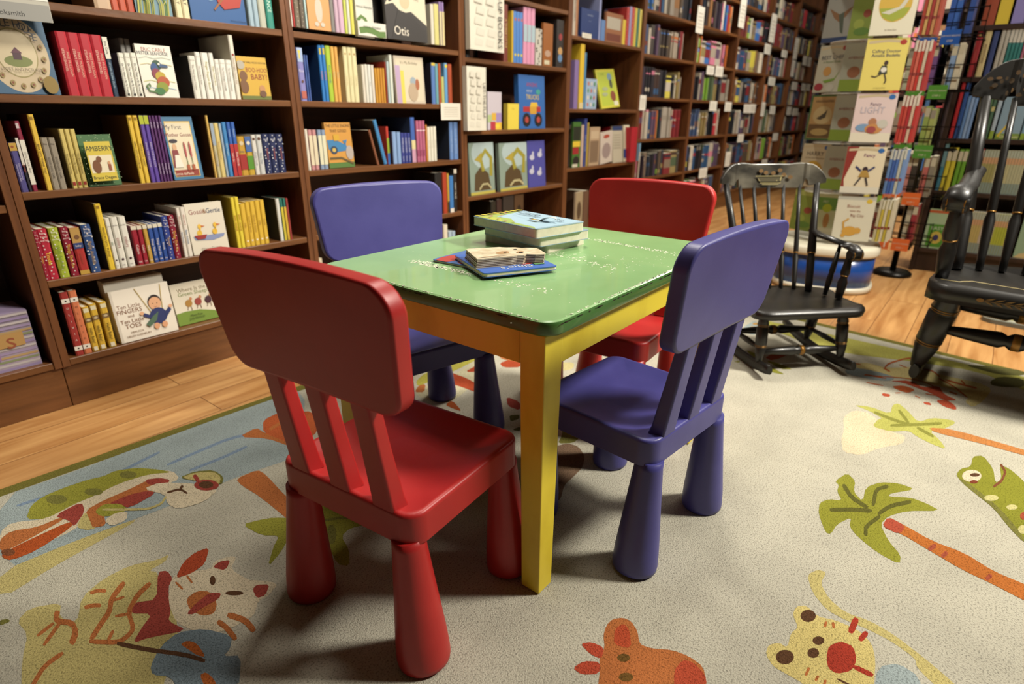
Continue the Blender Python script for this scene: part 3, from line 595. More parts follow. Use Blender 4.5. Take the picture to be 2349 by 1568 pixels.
def art_ten(f):
    f.rect(0, 0, 1, 1, 'd6cec0'); f.rect(.0, 0, .045, 1, 'c0b8aa')
    for i, (t, s) in enumerate((('Ten Little', .013), ('FINGERS', .015), ('and', .010), ('Ten Little', .013), ('TOES', .015))): f.text(t, .26, .68-.095*i, s, '7a5038', fit=.075)
    f.text('MEM FOX', .3, .17, .007, '7a6048', fit=.04); f.text('HELEN OXENBURY', .32, .1, .007, '7a6048', fit=.075)
    f.line([(.42, .98), (.62, .42)], .012, 'a8904c'); f.line([(.86, .98), (.8, .42)], .012, 'a8904c')
    f.ell(.7, .66, .115, .14, '2a2020'); f.ell(.7, .63, .108, .125, 'cc9c78'); f.ell(.665, .63, .01, .01, '4a3024', 8); f.ell(.735, .63, .01, .01, '4a3024', 8); f.line([(.675, .57), (.7, .555), (.725, .57)], .006, '8c4c3c')
    f.ell(.71, .38, .15, .16, '2c3460'); f.poly([(.58, .42), (.46, .5), (.46, .42), (.6, .34)], '2c3460'); f.poly([(.82, .42), (.94, .52), (.95, .44), (.84, .32)], '2c3460'); f.ell(.44, .49, .035, .035, 'cc9c78'); f.ell(.95, .52, .035, .035, 'cc9c78')
    f.poly([(.62, .4), (.72, .46), (.66, .3), (.52, .2), (.46, .26)], '4c6450'); f.ell(.64, .19, .05, .06, 'c89470'); f.ell(.78, .19, .05, .06, 'c89470')
def art_sheep(f):
    f.rect(0, 0, 1, 1, 'cdc5b2'); f.text('Where Is the', .42, .84, .014, '6a5a34', fit=.1); f.text('Green Sheep?', .45, .74, .014, '6c7a3c', fit=.11); f.ell(.5, -.05, .7, .4, '6c8434', 30) if 0 else f.poly([(0, 0), (1, 0), (1, .06), (.8, .2), (.5, .3), (.2, .32), (0, .3)], '6c8434')
    for u, c in ((.3, '9c7434'), (.5, '8c3c34'), (.72, '40202c')): f.ell(u, .5, .075, .09, c); f.ell(u+.06, .6, .03, .04, 'b07a54'); f.line([(u-.03, .42), (u-.05, .34)], .012, '6a4a34'); f.line([(u+.03, .42), (u+.04, .32)], .012, '6a4a34')
    f.text('Mem Fox', .4, .2, .008, '2c3418', fit=.045); f.text('Judy Horacek', .4, .13, .008, '2c3418', fit=.055)
def art_boat(f):
    f.rect(0, 0, 1, 1, '2c5488')
    for i in range(9): f.line([(.05+.1*i, .3+.05*(i % 3)), (.12+.1*i, .32+.05*(i % 3))], .012, '6c90a8')
    f.poly([(.45, .5), (.97, .46), (.9, .26), (.6, .2), (.5, .3)], 'a03428'); f.ell(.68, .48, .12, .1, '2a2428'); f.line([(.42, .18), (.66, .42)], .03, '8a5428'); f.text('Written and Illustrated', .84, .05, .006, '182848', fit=.06)
def art_grass(f):
    f.rect(0, 0, 1, 1, '6a8894'); rr = random.Random(4)
    for i in range(26): u = rr.random(); f.line([(u, 0), (u+.03, .15), (u+rr.uniform(-.1, .12), .2+.3*rr.random())], .025, rr.choice(['8c8c34', 'a8a048', '5c7830']))
def plain(h, *tx):
    def fn(f):
        f.rect(0, 0, 1, 1, h)
        for (t, v, s, c) in tx: f.text(t, .5, v, s, c, fit=f.w*.85)
    return fn
G = lambda s: 'books on '+s
WA = 'on the {} shelf of the left bookcase'
TW = '1e1c1c'
def W(k, b): return f'{k} shelf, {b}'
LB, BB, CB, DB = 'left bookcase', 'bookcase behind blue chair', 'divider bookcase', 'bookcase behind red chair'
# --- A, shelf at 1.14
row(FW, 1.14, 1, [
 (735, 865, 0, 'b89c80', 'pale tan book', dict(h=.2)), (868, 925, 0, 'b05038', 'brick red book', dict(h=.2)), (928, 985, 0, 'b05038', 'brick red book', dict(h=.2)), (988, 1045, 0, 'a84a34', 'brick red book', dict(h=.2)),
 (1052, 1335, 0, '6a8894', 'face-out book with yellow grass picture', dict(h=.2, kind='f', art=art_grass)), (1365, 1417, 0, 'cfc39c', 'cream book reading FAMILY', dict(h=.2, spine=sp(('t', 'FAMILY', .3, .5, TW, .5)))),
 (1419, 1471, 0, 'cfc39c', 'cream book reading FAMILY', dict(h=.2, spine=sp(('t', 'FAMILY', .3, .5, TW, .5)))), (1480, 1905, 0, '2c5488', 'face-out blue book with red boat', dict(h=.2, kind='f', art=art_boat)),
 (1928, 1966, 0, '90a4b0', 'pale blue thin book', dict(h=.2)), (1968, 2006, 0, '90a4b0', 'pale blue thin book', dict(h=.2)), (2010, 2060, 0, 'a8a898', 'grey white book', dict(h=.22)),
 (2066, 2120, 0, '2f8070', 'teal green book', dict(h=.22, spine=sp(('t', 'THE BALANCE', .5, .5, 'c0d8c8', .8))))], W('top', LB), G('the top shelf of the left bookcase'))
# --- A, shelf at .905
red = sp(('t', 'MIKE MULLIGAN', .42, .26, 'd8a890', .42), ('b', 0, .0, 'a82430'), ('t', 'STEAM SHOVEL', .58, .26, 'd8b09c', .42), ('h', 'Burton', .93, .12, 'd08c7c'))
redsp = lambda f: (f.text('MIKE MULLIGAN', .72, .5, f.w*.24, 'd8a890', True, f.h*.44), f.text('STEAM SHOVEL', .34, .56, f.w*.24, 'dcb8a4', True, f.h*.44))
friend = lambda f: (f.text('Do You Want to Be My Friend?', .5, .42, f.w*.36, TW, True, f.h*.68), f.text('Eric Carle', .5, .9, f.w*.2, TW, False, f.w*.7), f.rect(.3, .03, .7, .08, TW))
vh = lambda t: (lambda f: (f.text(t, .45, .5, f.w*.3, '60584c', True, f.h*.6), f.text('Eric Carle', .5, .9, f.w*.2, '60584c', False, f.w*.7)))
row(FW, .905, 1, [
 (-250, 458, 250, '3c5a74', 'face-out blue book with round house picture', dict(h=.205, kind='f', art=art_rings, back=4)),
 *[(540+85*i, 624+85*i, 238+9*i, 'a82430', 'thick red Steam Shovel book', dict(spine=redsp, depth=.17)) for i in range(4)],
 (881, 922, 282, '26384c', 'navy book with white Eric Carle top', dict(spine=lambda f: (f.rect(0, .64, 1, 1, 'd0ccbc'), f.text('10 Little Rubber Ducks', .5, .36, f.w*.4, '9cb4c4', True, f.h*.5), f.text('Eric Carle', .5, .82, f.w*.45, TW, True, f.h*.3)))),
 *[(975+47*i, 1020+47*i, 405, 'd6d2c4', 'small white Friend book', dict(spine=friend, depth=.12, cov='7a5a58')) for i in range(3)],
 (1122, 1388, 335, 'd2cdc0', 'face-out white book with rainbow seahorse', dict(kind='f', art=art_sea, back=3)),
 (1505, 1556, 428, 'd0ccc0', 'small white board book with dark cover', dict(depth=.12, cov='34383c', spine=vh('The Very Quiet Cricket'))), (1558, 1597, 400, 'd6d2c8', 'small white board book', dict(depth=.11, spine=vh('The Very Busy Spider'))),
 (1603, 1655, 403, 'd6d2c8', 'small white Finger Puppet book', dict(depth=.11, spine=lambda f: f.text('Finger Puppet Book', .6, .5, f.w*.36, '9a9440', True, f.h*.6))), (1660, 1695, 406, 'd6d2c8', 'small white Finger Puppet book', dict(depth=.11, spine=lambda f: f.text('Finger Puppet Book', .6, .5, f.w*.36, '9a9440', True, f.h*.6))),
 (1697, 1732, 455, 'd6d2c8', 'small white caterpillar book', dict(depth=.11, spine=vh('The Very Hungry Caterpillar'))), (1734, 1778, 455, 'd6d2c8', 'small white caterpillar book', dict(depth=.11, spine=vh('The Very Hungry Caterpillar'))), (1780, 1824, 460, 'd6d2c8', 'small white caterpillar book', dict(depth=.11, spine=vh('The Very Hungry Caterpillar'))),
 (1828, 1862, 268, 'cfc8b8', 'tall white book', dict(depth=.16, spine=sp(('t', 'Good Night, I Love You', .45, .4, '907060', .5), ('e', .7, .25, '8a3024')))),
 (1872, 2096, 430, 'b8922c', 'face-out yellow BOO-HOO BABY book', dict(kind='f', art=art_boo, back=4))], W('second highest', LB), G('the second highest shelf of the left bookcase'))
row(FW, .905, 1, [(1010, 1046, 292, 'c8c4bc', 'white Eric Carle book in the back row', dict(sb=.14, depth=.14, spine=vh('Mister Seahorse'))), (1050, 1088, 298, 'c8c4bc', 'white Eric Carle book in the back row', dict(sb=.14, depth=.14, spine=vh('Mister Seahorse'))), (1755, 1790, 264, 'cfc8b8', 'tall white book in the back row', dict(sb=.125, depth=.15))], W('second highest', LB), G('the second highest shelf of the left bookcase'))
# --- A, shelf at .65
yel = lambda t: (lambda f: (f.text(t, .5, .42, f.w*.4, '4a3418', True, f.h*.62), f.rect(.25, .93, .75, .97, '8a6a20')))
cow = lambda f: (f.rect(0, .87, 1, 1, 'a0a82c'), f.text('SNACK TIME FOR COW', .5, .42, f.w*.42, 'c0b8c8', True, f.h*.62))
pur = lambda f: (f.text('Goodnight, Baby', .5, .2, f.w*.45, 'c8bcd0', True, f.h*.3), f.text('GO Baby', .5, .86, f.w*.45, 'c8bcd0', True, f.h*.16))
dots = lambda f: (sp(('d', 'c8c8c8'))(f), f.text('Baby', .5, .86, f.w*.26, 'c8c8d0', False, f.w*.8), f.text('Peekaboo', .5, .5, f.w*.3, 'a05038', True, f.h*.35))
row(FW, .65, 1, [
 (172, 228, 1100, '4a4478', 'purple Five Little Monkeys book with gold top', dict(depth=.13, spine=lambda f: (f.rect(0, .84, 1, 1, 'b08c3c'), f.ell(.4, .92, .22, .22*f.w/f.h, '8a4a28'), f.text('Five Little Monkeys', .65, .42, f.w*.26, 'b8b0c8', True, f.h*.6), f.text('Jumping on the Bed', .32, .4, f.w*.26, 'b8b0c8', True, f.h*.6)))),
 (231, 256, 1062, '26242a', 'thin black and white book', dict(depth=.14, spine=sp(('b', .5, 1, 'c4bcb0'), ('t', 'Giggle Giggle', .45, .5, 'a04030', .5)))),
 (259, 298, 932, '7c2238', 'maroon and white CLICK, CLACK, MOO book', dict(depth=.15, spine=lambda f: (f.rect(0, .1, 1, .74, 'cfc8ba'), f.text('CLICK, CLACK, MOO', .5, .42, f.w*.4, TW, True, f.h*.6), f.rect(.1, .9, .7, .97, 'b8a8a8')))),
 (368, 412, 880, 'cca83c', 'tall yellow BEAR SAYS THANK YOU book', dict(depth=.21, cov='6e4c24', spine=yel('BEAR SAYS ‘THANK YOU’'))),
 *[(417+54*i, 469+54*i, 1060, '8a8070', 'grey brown GOOD DOG, CARL book', dict(depth=.12, spine=lambda f: (f.text('GOOD DOG, CARL', .5, .42, f.w*.32, '3c342c', True, f.h*.6), f.text('Day', .5, .88, f.w*.25, '3c342c', False)))) for i in range(2)],
 *[(566+41*i, 604+41*i, 993, 'c0ac64', 'pale gold My Sunshine book', dict(depth=.15, cov='6a5a30', spine=lambda f: (f.text('You Are My Sunshine', .5, .42, f.w*.4, '6c5424', True, f.h*.56), f.rect(.2, .05, .8, .11, '8c2c24')))) for i in range(3)],
 (694, 945, 1040, '40643c', 'face-out green JAMBERRY book', dict(kind='f', art=art_jam, back=4, cov='38542f')),
 (1087, 1124, 888, 'ccaa3c', 'tall yellow HIPPO book', dict(depth=.22, cov='7a5420', spine=yel('HIPPO SAYS ‘EXCUSE ME’'))), (1127, 1163, 888, 'ccaa3c', 'tall yellow MOUSE book', dict(depth=.22, spine=yel('MOUSE SAYS ‘SORRY’'))),
 *[(1172+35*i, 1205+35*i, 888, '584090', 'tall purple book with lime top', dict(depth=.2, spine=cow)) for i in range(2)],
 *[(1243+(24, 0)[0]*i, 1265+24*i, 890, '50285c', 'slim dark purple book', dict(depth=.2, spine=pur)) for i in range(4)],
 (1348, 1575, 900, '38688a', 'face-out teal Mother Goose book', dict(kind='f', art=art_goose, back=5)),
 (1660, 1680, 888, 'c09c50', 'tall thin gold book', dict(depth=.2, cov='5a3c20')), (1684, 1710, 950, 'b4aa84', 'pale blue and gold thin book', dict(depth=.13, spine=sp(('b', .6, 1, '8c98a4'), ('t', 'I Love You Through', .35, .4, '6a6ca0', .6)))), (1712, 1746, 948, 'c4b070', 'pale gold book', dict(depth=.13, spine=sp(('t', 'Guess How Much', .5, .4, 'a07040', .6)))), (1748, 1769, 950, '8c9cac', 'thin grey blue book', dict(depth=.13)),
 (1772, 1803, 940, '3c78ac', 'light blue Baby book', dict(depth=.15, spine=sp(('t', 'Baby Wiggles', .5, .4, 'a8c4cc', .6)))), (1807, 1835, 940, '3058a0', 'blue and red Let’s Go book', dict(depth=.16, spine=lambda f: (f.rect(0, 0, 1, .6, 'a02c2c'), f.text('Playtastic', .5, .8, f.w*.4, 'a0b8d0', True, f.h*.3), f.text('Let’s Go', .5, .35, f.w*.5, 'd8ccc0', True, f.h*.4)))),
 (1838, 1868, 940, '3058a0', 'blue and red First Words book', dict(depth=.16, spine=lambda f: (f.rect(0, 0, 1, .6, 'a02c2c'), f.text('Playtastic', .5, .8, f.w*.4, 'a0b8d0', True, f.h*.3), f.text('First Words', .5, .32, f.w*.5, 'd8ccc0', True, f.h*.5)))),
 (1870, 1922, 1052, 'b08830', 'gold and red baby book', dict(depth=.1, spine=lambda f: (f.rect(0, .15, 1, .55, '902c28'), f.ell(.5, .83, .3, .3*f.w/f.h, 'c0b090'), f.text('baby', .5, .62, f.w*.25, '34486c', False)))), (1924, 1970, 1050, 'b09030', 'gold, blue and green baby book', dict(depth=.1, spine=lambda f: (f.rect(0, .6, 1, 1, '405c90'), f.rect(0, .15, 1, .5, '50802c'), f.ell(.5, .83, .3, .3*f.w/f.h, 'c8c0b0')))),
 (1976, 2009, 1040, 'c4c0b8', 'small white book', dict(depth=.11, spine=sp(('t', 'Pretty Tooth', .4, .4, '5a6878', .5), ('e', .9, .3, '5a3c30')))), (2013, 2051, 1037, 'b8b8b4', 'small pale grey book', dict(depth=.11, spine=sp(('t', 'Busy Day', .4, .4, '5a6878', .5), ('e', .9, .3, '5a3c30')))),
 *[(2056+52*i, 2105+52*i, 1032, '232b50', 'dark blue book with white dots', dict(depth=.11, spine=dots)) for i in range(3)]], W('middle', LB), G('the middle shelf of the left bookcase'))
# --- A, shelf at .395
btf = lambda t, c: (lambda f: (sp(('d', 'd0c8c0'))(f), f.text('Baby', .5, .92, f.w*.24, 'd8d0c8', False, f.w*.7), f.text('Touch', .5, .85, f.w*.24, 'd8d0c8', False, f.w*.7), f.text('and Feel', .5, .78, f.w*.24, 'd8d0c8', False, f.w*.8), f.text(t, .5, .42, f.w*.42, c, True, f.h*.48)))
myf = lambda t: (lambda f: (f.text('my first', .5, .84, f.w*.26, '50484c', False, f.w*.8), f.text(t, .5, .5, f.w*.5, '346c50' if t == 'abc' else '8c2c34', True, f.h*.36), f.ell(.5, .17, .2, .2*f.w/f.h, '3c2028'), f.text('DK', .5, .06, f.w*.22, '70686c', False)))
clr = lambda t: (lambda f: (f.rect(0, .9, 1, 1, 'c8c0ac'), f.text(t, .5, .4, f.w*.5, 'd8d0c8', True, f.h*.45), f.text('DK', .5, .08, f.w*.35, 'd8c8c0', False)))
gos = lambda t: (lambda f: (f.text(t, .5, .5, f.w*.4, '8a5c24', True, f.h*.5), f.ell(.5, .13, .2, .2*f.w/f.h, 'd8d0bc')))
row(FW, .395, 2, [
 (300, 338, 272, '8c1c30', 'dark red dotted Touch and Feel book', dict(depth=.15, spine=btf('Puppies', 'c8a83c'))), (348, 415, 262, 'a42034', 'thick red dotted Trucks book', dict(depth=.15, spine=btf('Trucks', 'dcc83c'))), (425, 490, 254, '98a434', 'lime dotted Wild Animals book', dict(depth=.15, spine=btf('Wild Animals', '5a7424'))), (500, 555, 247, '80182c', 'dark red dotted Things That Go book', dict(depth=.15, spine=btf('Things That Go', 'c8a83c'))),
 (562, 628, 252, '9c2c28', 'gold and red baby book', dict(depth=.14, spine=lambda f: (f.rect(0, .66, 1, 1, 'a88448'), f.rect(0, 0, 1, .09, 'b08c3c'), f.ell(.55, .8, .28, .28*f.w/f.h, '6c4a30'), f.rect(0, .56, 1, .68, '2c3c6c'), f.text('baby', .5, .62, f.w*.24, 'd8d0c8', False), f.text('peekaboo!', .5, .34, f.w*.22, '783c28', True, f.h*.35)))),
 (640, 704, 232, '2c4878', 'shiny blue dotted Baby Animals book', dict(depth=.15, spine=btf('Baby Animals', 'a08040'))), (762, 803, 85, 'd0b034', 'tall yellow PENGUIN SAYS PLEASE book', dict(depth=.2, cov='5a4420', spine=yel('PENGUIN SAYS ‘PLEASE’'))),
 (806, 838, 185, 'd0ccc0', 'white my first abc book', dict(depth=.15, spine=myf('abc'))), (843, 889, 178, 'd0ccc0', 'white my first colors book', dict(depth=.15, spine=myf('colors'))), (895, 942, 173, 'd0ccc0', 'white my first colors book', dict(depth=.15, spine=myf('colors'))),
 (962, 1000, 238, '8c1c2c', 'small red Colors book', dict(depth=.11, cov='6a2430', spine=clr('Colors'))), (1003, 1035, 235, '8c1c2c', 'small red Colors book', dict(depth=.11, spine=clr('Colors'))), (1040, 1070, 230, 'b08c3c', 'small gold Farm book', dict(depth=.11, spine=clr('Farm'))),
 (1073, 1105, 226, '28488c', 'small blue Trucks book', dict(depth=.11, spine=clr('Things That Go'))), (1108, 1140, 222, '28488c', 'small blue book', dict(depth=.11, spine=clr('Things That Go'))), (1142, 1171, 216, '28488c', 'small blue Trucks book', dict(depth=.11, spine=clr('Words'))),
 (1174, 1216, 172, '2c3c80', 'blue dotted Bunny book', dict(depth=.15, spine=btf('Bunny', 'b8943c'))), (1219, 1260, 165, '7c1830', 'dark red dotted book', dict(depth=.15, spine=btf('Things That Go', 'c8a83c'))),
 (1282, 1307, 112, 'd0c8bc', 'tall white Baby Animals book', dict(depth=.17, spine=sp(('t', 'Who am I?', .75, .4, 'a04c34', .3), ('t', 'Baby Animals', .4, .45, '3c6890', .42)))), (1309, 1340, 108, 'd0c8bc', 'tall white Baby Animals book', dict(depth=.17, spine=sp(('t', 'Who am I?', .75, .4, 'a04c34', .3), ('t', 'Baby Animals', .4, .45, '3c6890', .42)))),
 (1345, 1592, 92, 'cbc3b2', 'face-out white Gossie and Gertie book', dict(kind='f', art=art_gossie, back=3)),
 (1650, 1675, 42, 'ccb838', 'slim tall yellow book', dict(depth=.17, spine=sp(('t', 'BARK, GEORGE', .5, .45, '8c3020', .5)))), (1677, 1703, 38, 'd0bc3c', 'slim tall yellow book', dict(depth=.17, spine=sp(('t', 'BARK, GEORGE', .5, .45, '8c3020', .5)))),
 (1706, 1739, 84, 'c8a438', 'yellow Ollie board book', dict(depth=.13, spine=gos('Ollie'))), (1740, 1770, 72, 'c8a438', 'yellow Gossie and Gertie board book', dict(depth=.13, spine=gos('Gossie & Gertie'))), (1772, 1804, 67, 'c8a438', 'yellow Gossie and Gertie board book', dict(depth=.13, spine=gos('Gossie & Gertie'))), (1806, 1837, 62, 'c8a438', 'yellow Ollie board book', dict(depth=.13, spine=gos('Ollie'))), (1839, 1868, 58, 'c8a438', 'yellow Peedie board book', dict(depth=.13, spine=gos('Peedie'))),
 (1946, 1970, 48, 'c4c4bc', 'white book with dark blue cover', dict(depth=.15, cov='1f2636')), (1973, 1990, 48, '2c7064', 'thin teal and yellow book', dict(depth=.14, spine=sp(('b', 0, .8, 'b8a834')))), (1994, 2010, 46, '2c7064', 'thin teal and gold book', dict(depth=.14, spine=sp(('b', 0, .8, 'c09c34')))), (2012, 2028, 46, '8c3430', 'thin red and grey book', dict(depth=.14))], W('second lowest', LB), G('the second lowest shelf of the left bookcase'))
# --- A, bottom shelf at .147
def oliv(c1, c2): 
    def fn(f):
        f.rect(0, .83, 1, .9, 'd0c8bc'); f.rect(0, .08, 1, .15, 'd0c8bc')
        for v in (.865, .115): f.ell(.5, v, .14, .14*f.w/f.h, TW, 5)
        for i, ch in enumerate('OLIVIA'): f.text(ch, .5, .75-.1*i, f.w*.3, c2, False)
    return fn
hello = lambda f: (f.rect(.1, .88, .9, .97, 'c8c0a0'), f.rect(0, .66, 1, .76, '6c5434'), f.ell(.5, .71, .3, .025, 'b0a080'), f.text('Hello Baby!', .5, .36, f.w*.45, '3c3018', True, f.h*.44), f.rect(.2, .02, .8, .11, 'd0c8b0'))
row(FW, .147, 2, [
 (531, 586, 702, '8c2c28', 'tall dark red OLIVIA book', dict(depth=.17, cov='2c2624', spine=oliv('8c2828', 'd8ccc0'))), (590, 642, 690, 'bc6c48', 'tall orange OLIVIA book', dict(depth=.17, spine=oliv('c87048', TW))),
 (648, 693, 802, 'c09c34', 'small yellow Hello Baby book', dict(depth=.14, spine=hello)), (698, 744, 782, 'c09c34', 'small yellow Hello Baby book', dict(depth=.14, spine=hello)), (763, 811, 768, 'c09c34', 'small yellow Hello Baby book', dict(depth=.14, spine=hello)),
 (846, 1240, 706, 'd2cabc', 'large white face-out Ten Little Fingers book', dict(kind='f', art=art_ten, back=6, thick=.016)), (1244, 1560, 660, 'cdc5b2', 'white face-out Green Sheep book', dict(kind='f', art=art_sheep, back=8, sb=.04, thick=.016))], W('lowest', LB), G('the lowest shelf of the left bookcase'))
for k in range(3): row(FW, .147, 2, [(826-14*k, 1215-22*k, 690, 'c8c0b2', ['first', 'second', 'third'][k]+' grey-white book edge behind Ten Little Fingers', dict(kind='f', back=6, h=.2, sb=.034+.021*k, thick=.016))], W('lowest', LB), G('the lowest shelf of the left bookcase'))
# --- B
def art_bunny(f):
    f.rect(0, 0, 1, 1, 'c4905c'); f.ell(.5, .35, .16, .22, 'b8b0a0'); f.ell(.48, .62, .1, .1, 'b8b0a0'); f.ell(.43, .82, .035, .13, 'b8b0a0'); f.ell(.53, .82, .035, .13, 'b8b0a0'); f.ell(.36, .1, .1, .04, 'b8b0a0'); f.ell(.62, .1, .1, .04, 'b8b0a0')
def art_alpha(f): f.rect(0, 0, 1, 1, 'ccc8bc'); f.line([(.05, .35), (.3, .45), (.5, .4), (.75, .2), (.98, .25)], .16, '5c7840'); f.text('Animal Alphabet', .5, .66, .010, '303c30', fit=.09)
def art_otis(f):
    f.rect(0, 0, 1, 1, '34302e'); f.poly([(.0, .55), (.3, .95), (1, 1), (1, .3), (.62, .5), (.4, .45), (.2, .6)], 'c4bca4'); f.poly([(.0, .95), (.5, 1), (.3, .7), (.1, .6)], '2c2a2c'); f.ell(.48, .66, .12, .13, 'b8a888'); f.ell(.48, .76, .12, .07, '8c4838'); f.poly([(.1, .0), (.3, .5), (.6, .45), (.95, .2), (.95, 0)], '302c2a'); f.text('Otis', .35, .16, .035, 'd0c8b8', fit=.11); f.text('Loren', .77, .82, .009, '908878'); f.text('Long', .77, .72, .009, '908878')
def art_bday(f): f.rect(0, 0, 1, 1, 'b8ab98'); f.rect(.06, .05, .94, .95, 'c4b8a0'); f.text('It’s My Birthday', .5, .87, .012, '5c5440', fit=.1); f.rect(.02, .0, .18, .8, 'a890ac'); f.rect(.18, 0, .3, .7, 'c8b850'); f.ell(.6, .48, .1, .1, '8c98a0'); f.ell(.58, .25, .17, .2, 'a8947c'); f.ell(.74, .42, .07, .12, '985c40')
def art_engine(f):
    f.rect(0, 0, 1, 1, 'b8843a'); f.rect(0, 0, 1, .12, '4c6c34'); f.text('THE LITTLE ENGINE', .5, .93, .012, '2c2018', fit=.12); f.text('THAT COULD', .5, .82, .012, '2c2018', fit=.08)
    f.poly([(.02, .62), (.35, .62), (.75, .5), (.78, .38), (.3, .35), (.05, .42)], '38709c'); f.ell(.25, .4, .14, .09, '2c3c50'); f.ell(.25, .4, .07, .045, 'b89c50'); f.poly([(.62, .6), (.72, .5), (.8, .62)], '38709c'); f.ell(.85, .33, .15, .16, 'a0948c'); f.line([(.05, .22), (.5, .22), (.95, .08)], .06, '5a4a2c')
    f.rect(.28, .6, .5, .74, 'b8902c')
pk = lambda t, c: sp(('t', t, .5, .4, c, .7))
row(FW, 1.155, 3, [
 (97, 116, 0, 'c8c0b4', 'thin white book', dict(h=.2)), (118, 134, 0, '9c2824', 'thin red book', dict(h=.2)), (137, 176, 0, '6c6050', 'mottled brown book', dict(h=.2, spine=sp(('d', 'b0a890')))), (178, 214, 0, '5c5044', 'mottled brown book', dict(h=.2, spine=sp(('d', 'a8a088')))), (217, 234, 0, 'a8c0c0', 'thin pale blue book', dict(h=.2)),
 (238, 412, 0, 'c4905c', 'face-out orange book with white rabbit', dict(h=.19, kind='f', art=art_bunny)), (416, 446, 0, '77736e', 'grey book', dict(h=.2)), (450, 481, 0, 'b498a8', 'pink grey book', dict(h=.2)), (484, 520, 0, 'bc9cb0', 'pink grey book', dict(h=.2)), (523, 545, 0, 'b4bc54', 'thin lime book', dict(h=.2)), (548, 570, 0, 'c8c4b8', 'thin white book', dict(h=.2)), (573, 600, 0, 'c4bc54', 'thin yellow book', dict(h=.2)),
 (622, 842, 160, 'ccc8bc', 'lower face-out white book with green wave', dict(kind='f', art=art_alpha)), (850, 1166, 0, '34302e', 'dark face-out Otis book', dict(h=.23, kind='f', art=art_otis, back=3)),
 (1196, 1221, 30, 'c8c0b0', 'cream book', dict()), (1224, 1259, 28, 'c0b874', 'yellow cream book', dict()), (1262, 1280, 12, '8870a0', 'purple topped thin book', dict(spine=sp(('b', 0, .78, 'c0b490')))), (1283, 1300, 16, '8870a0', 'purple topped thin book', dict(spine=sp(('b', 0, .78, 'c8b888'))))], W('top', BB), G('the top shelf of the bookcase behind the blue chair'))
row(FW, 1.155, 3, [(615, 750, 22, 'ccc8bc', 'upper white book with green wave', dict(kind='f', art=art_alpha, sb=.06, h=.17)), (760, 800, 0, '2c2824', 'black spine in the back row', dict(h=.2, sb=.1)), (802, 835, 0, '302c28', 'black spine in the back row', dict(h=.2, sb=.1))], W('top', BB), G('the top shelf of the bookcase behind the blue chair'))
B2sp = lambda f: (f.rect(.2, .84, .8, .95, 'b0a040'), f.text('Colors', .5, .47, f.w*.6, 'c07868', True, f.h*.25))
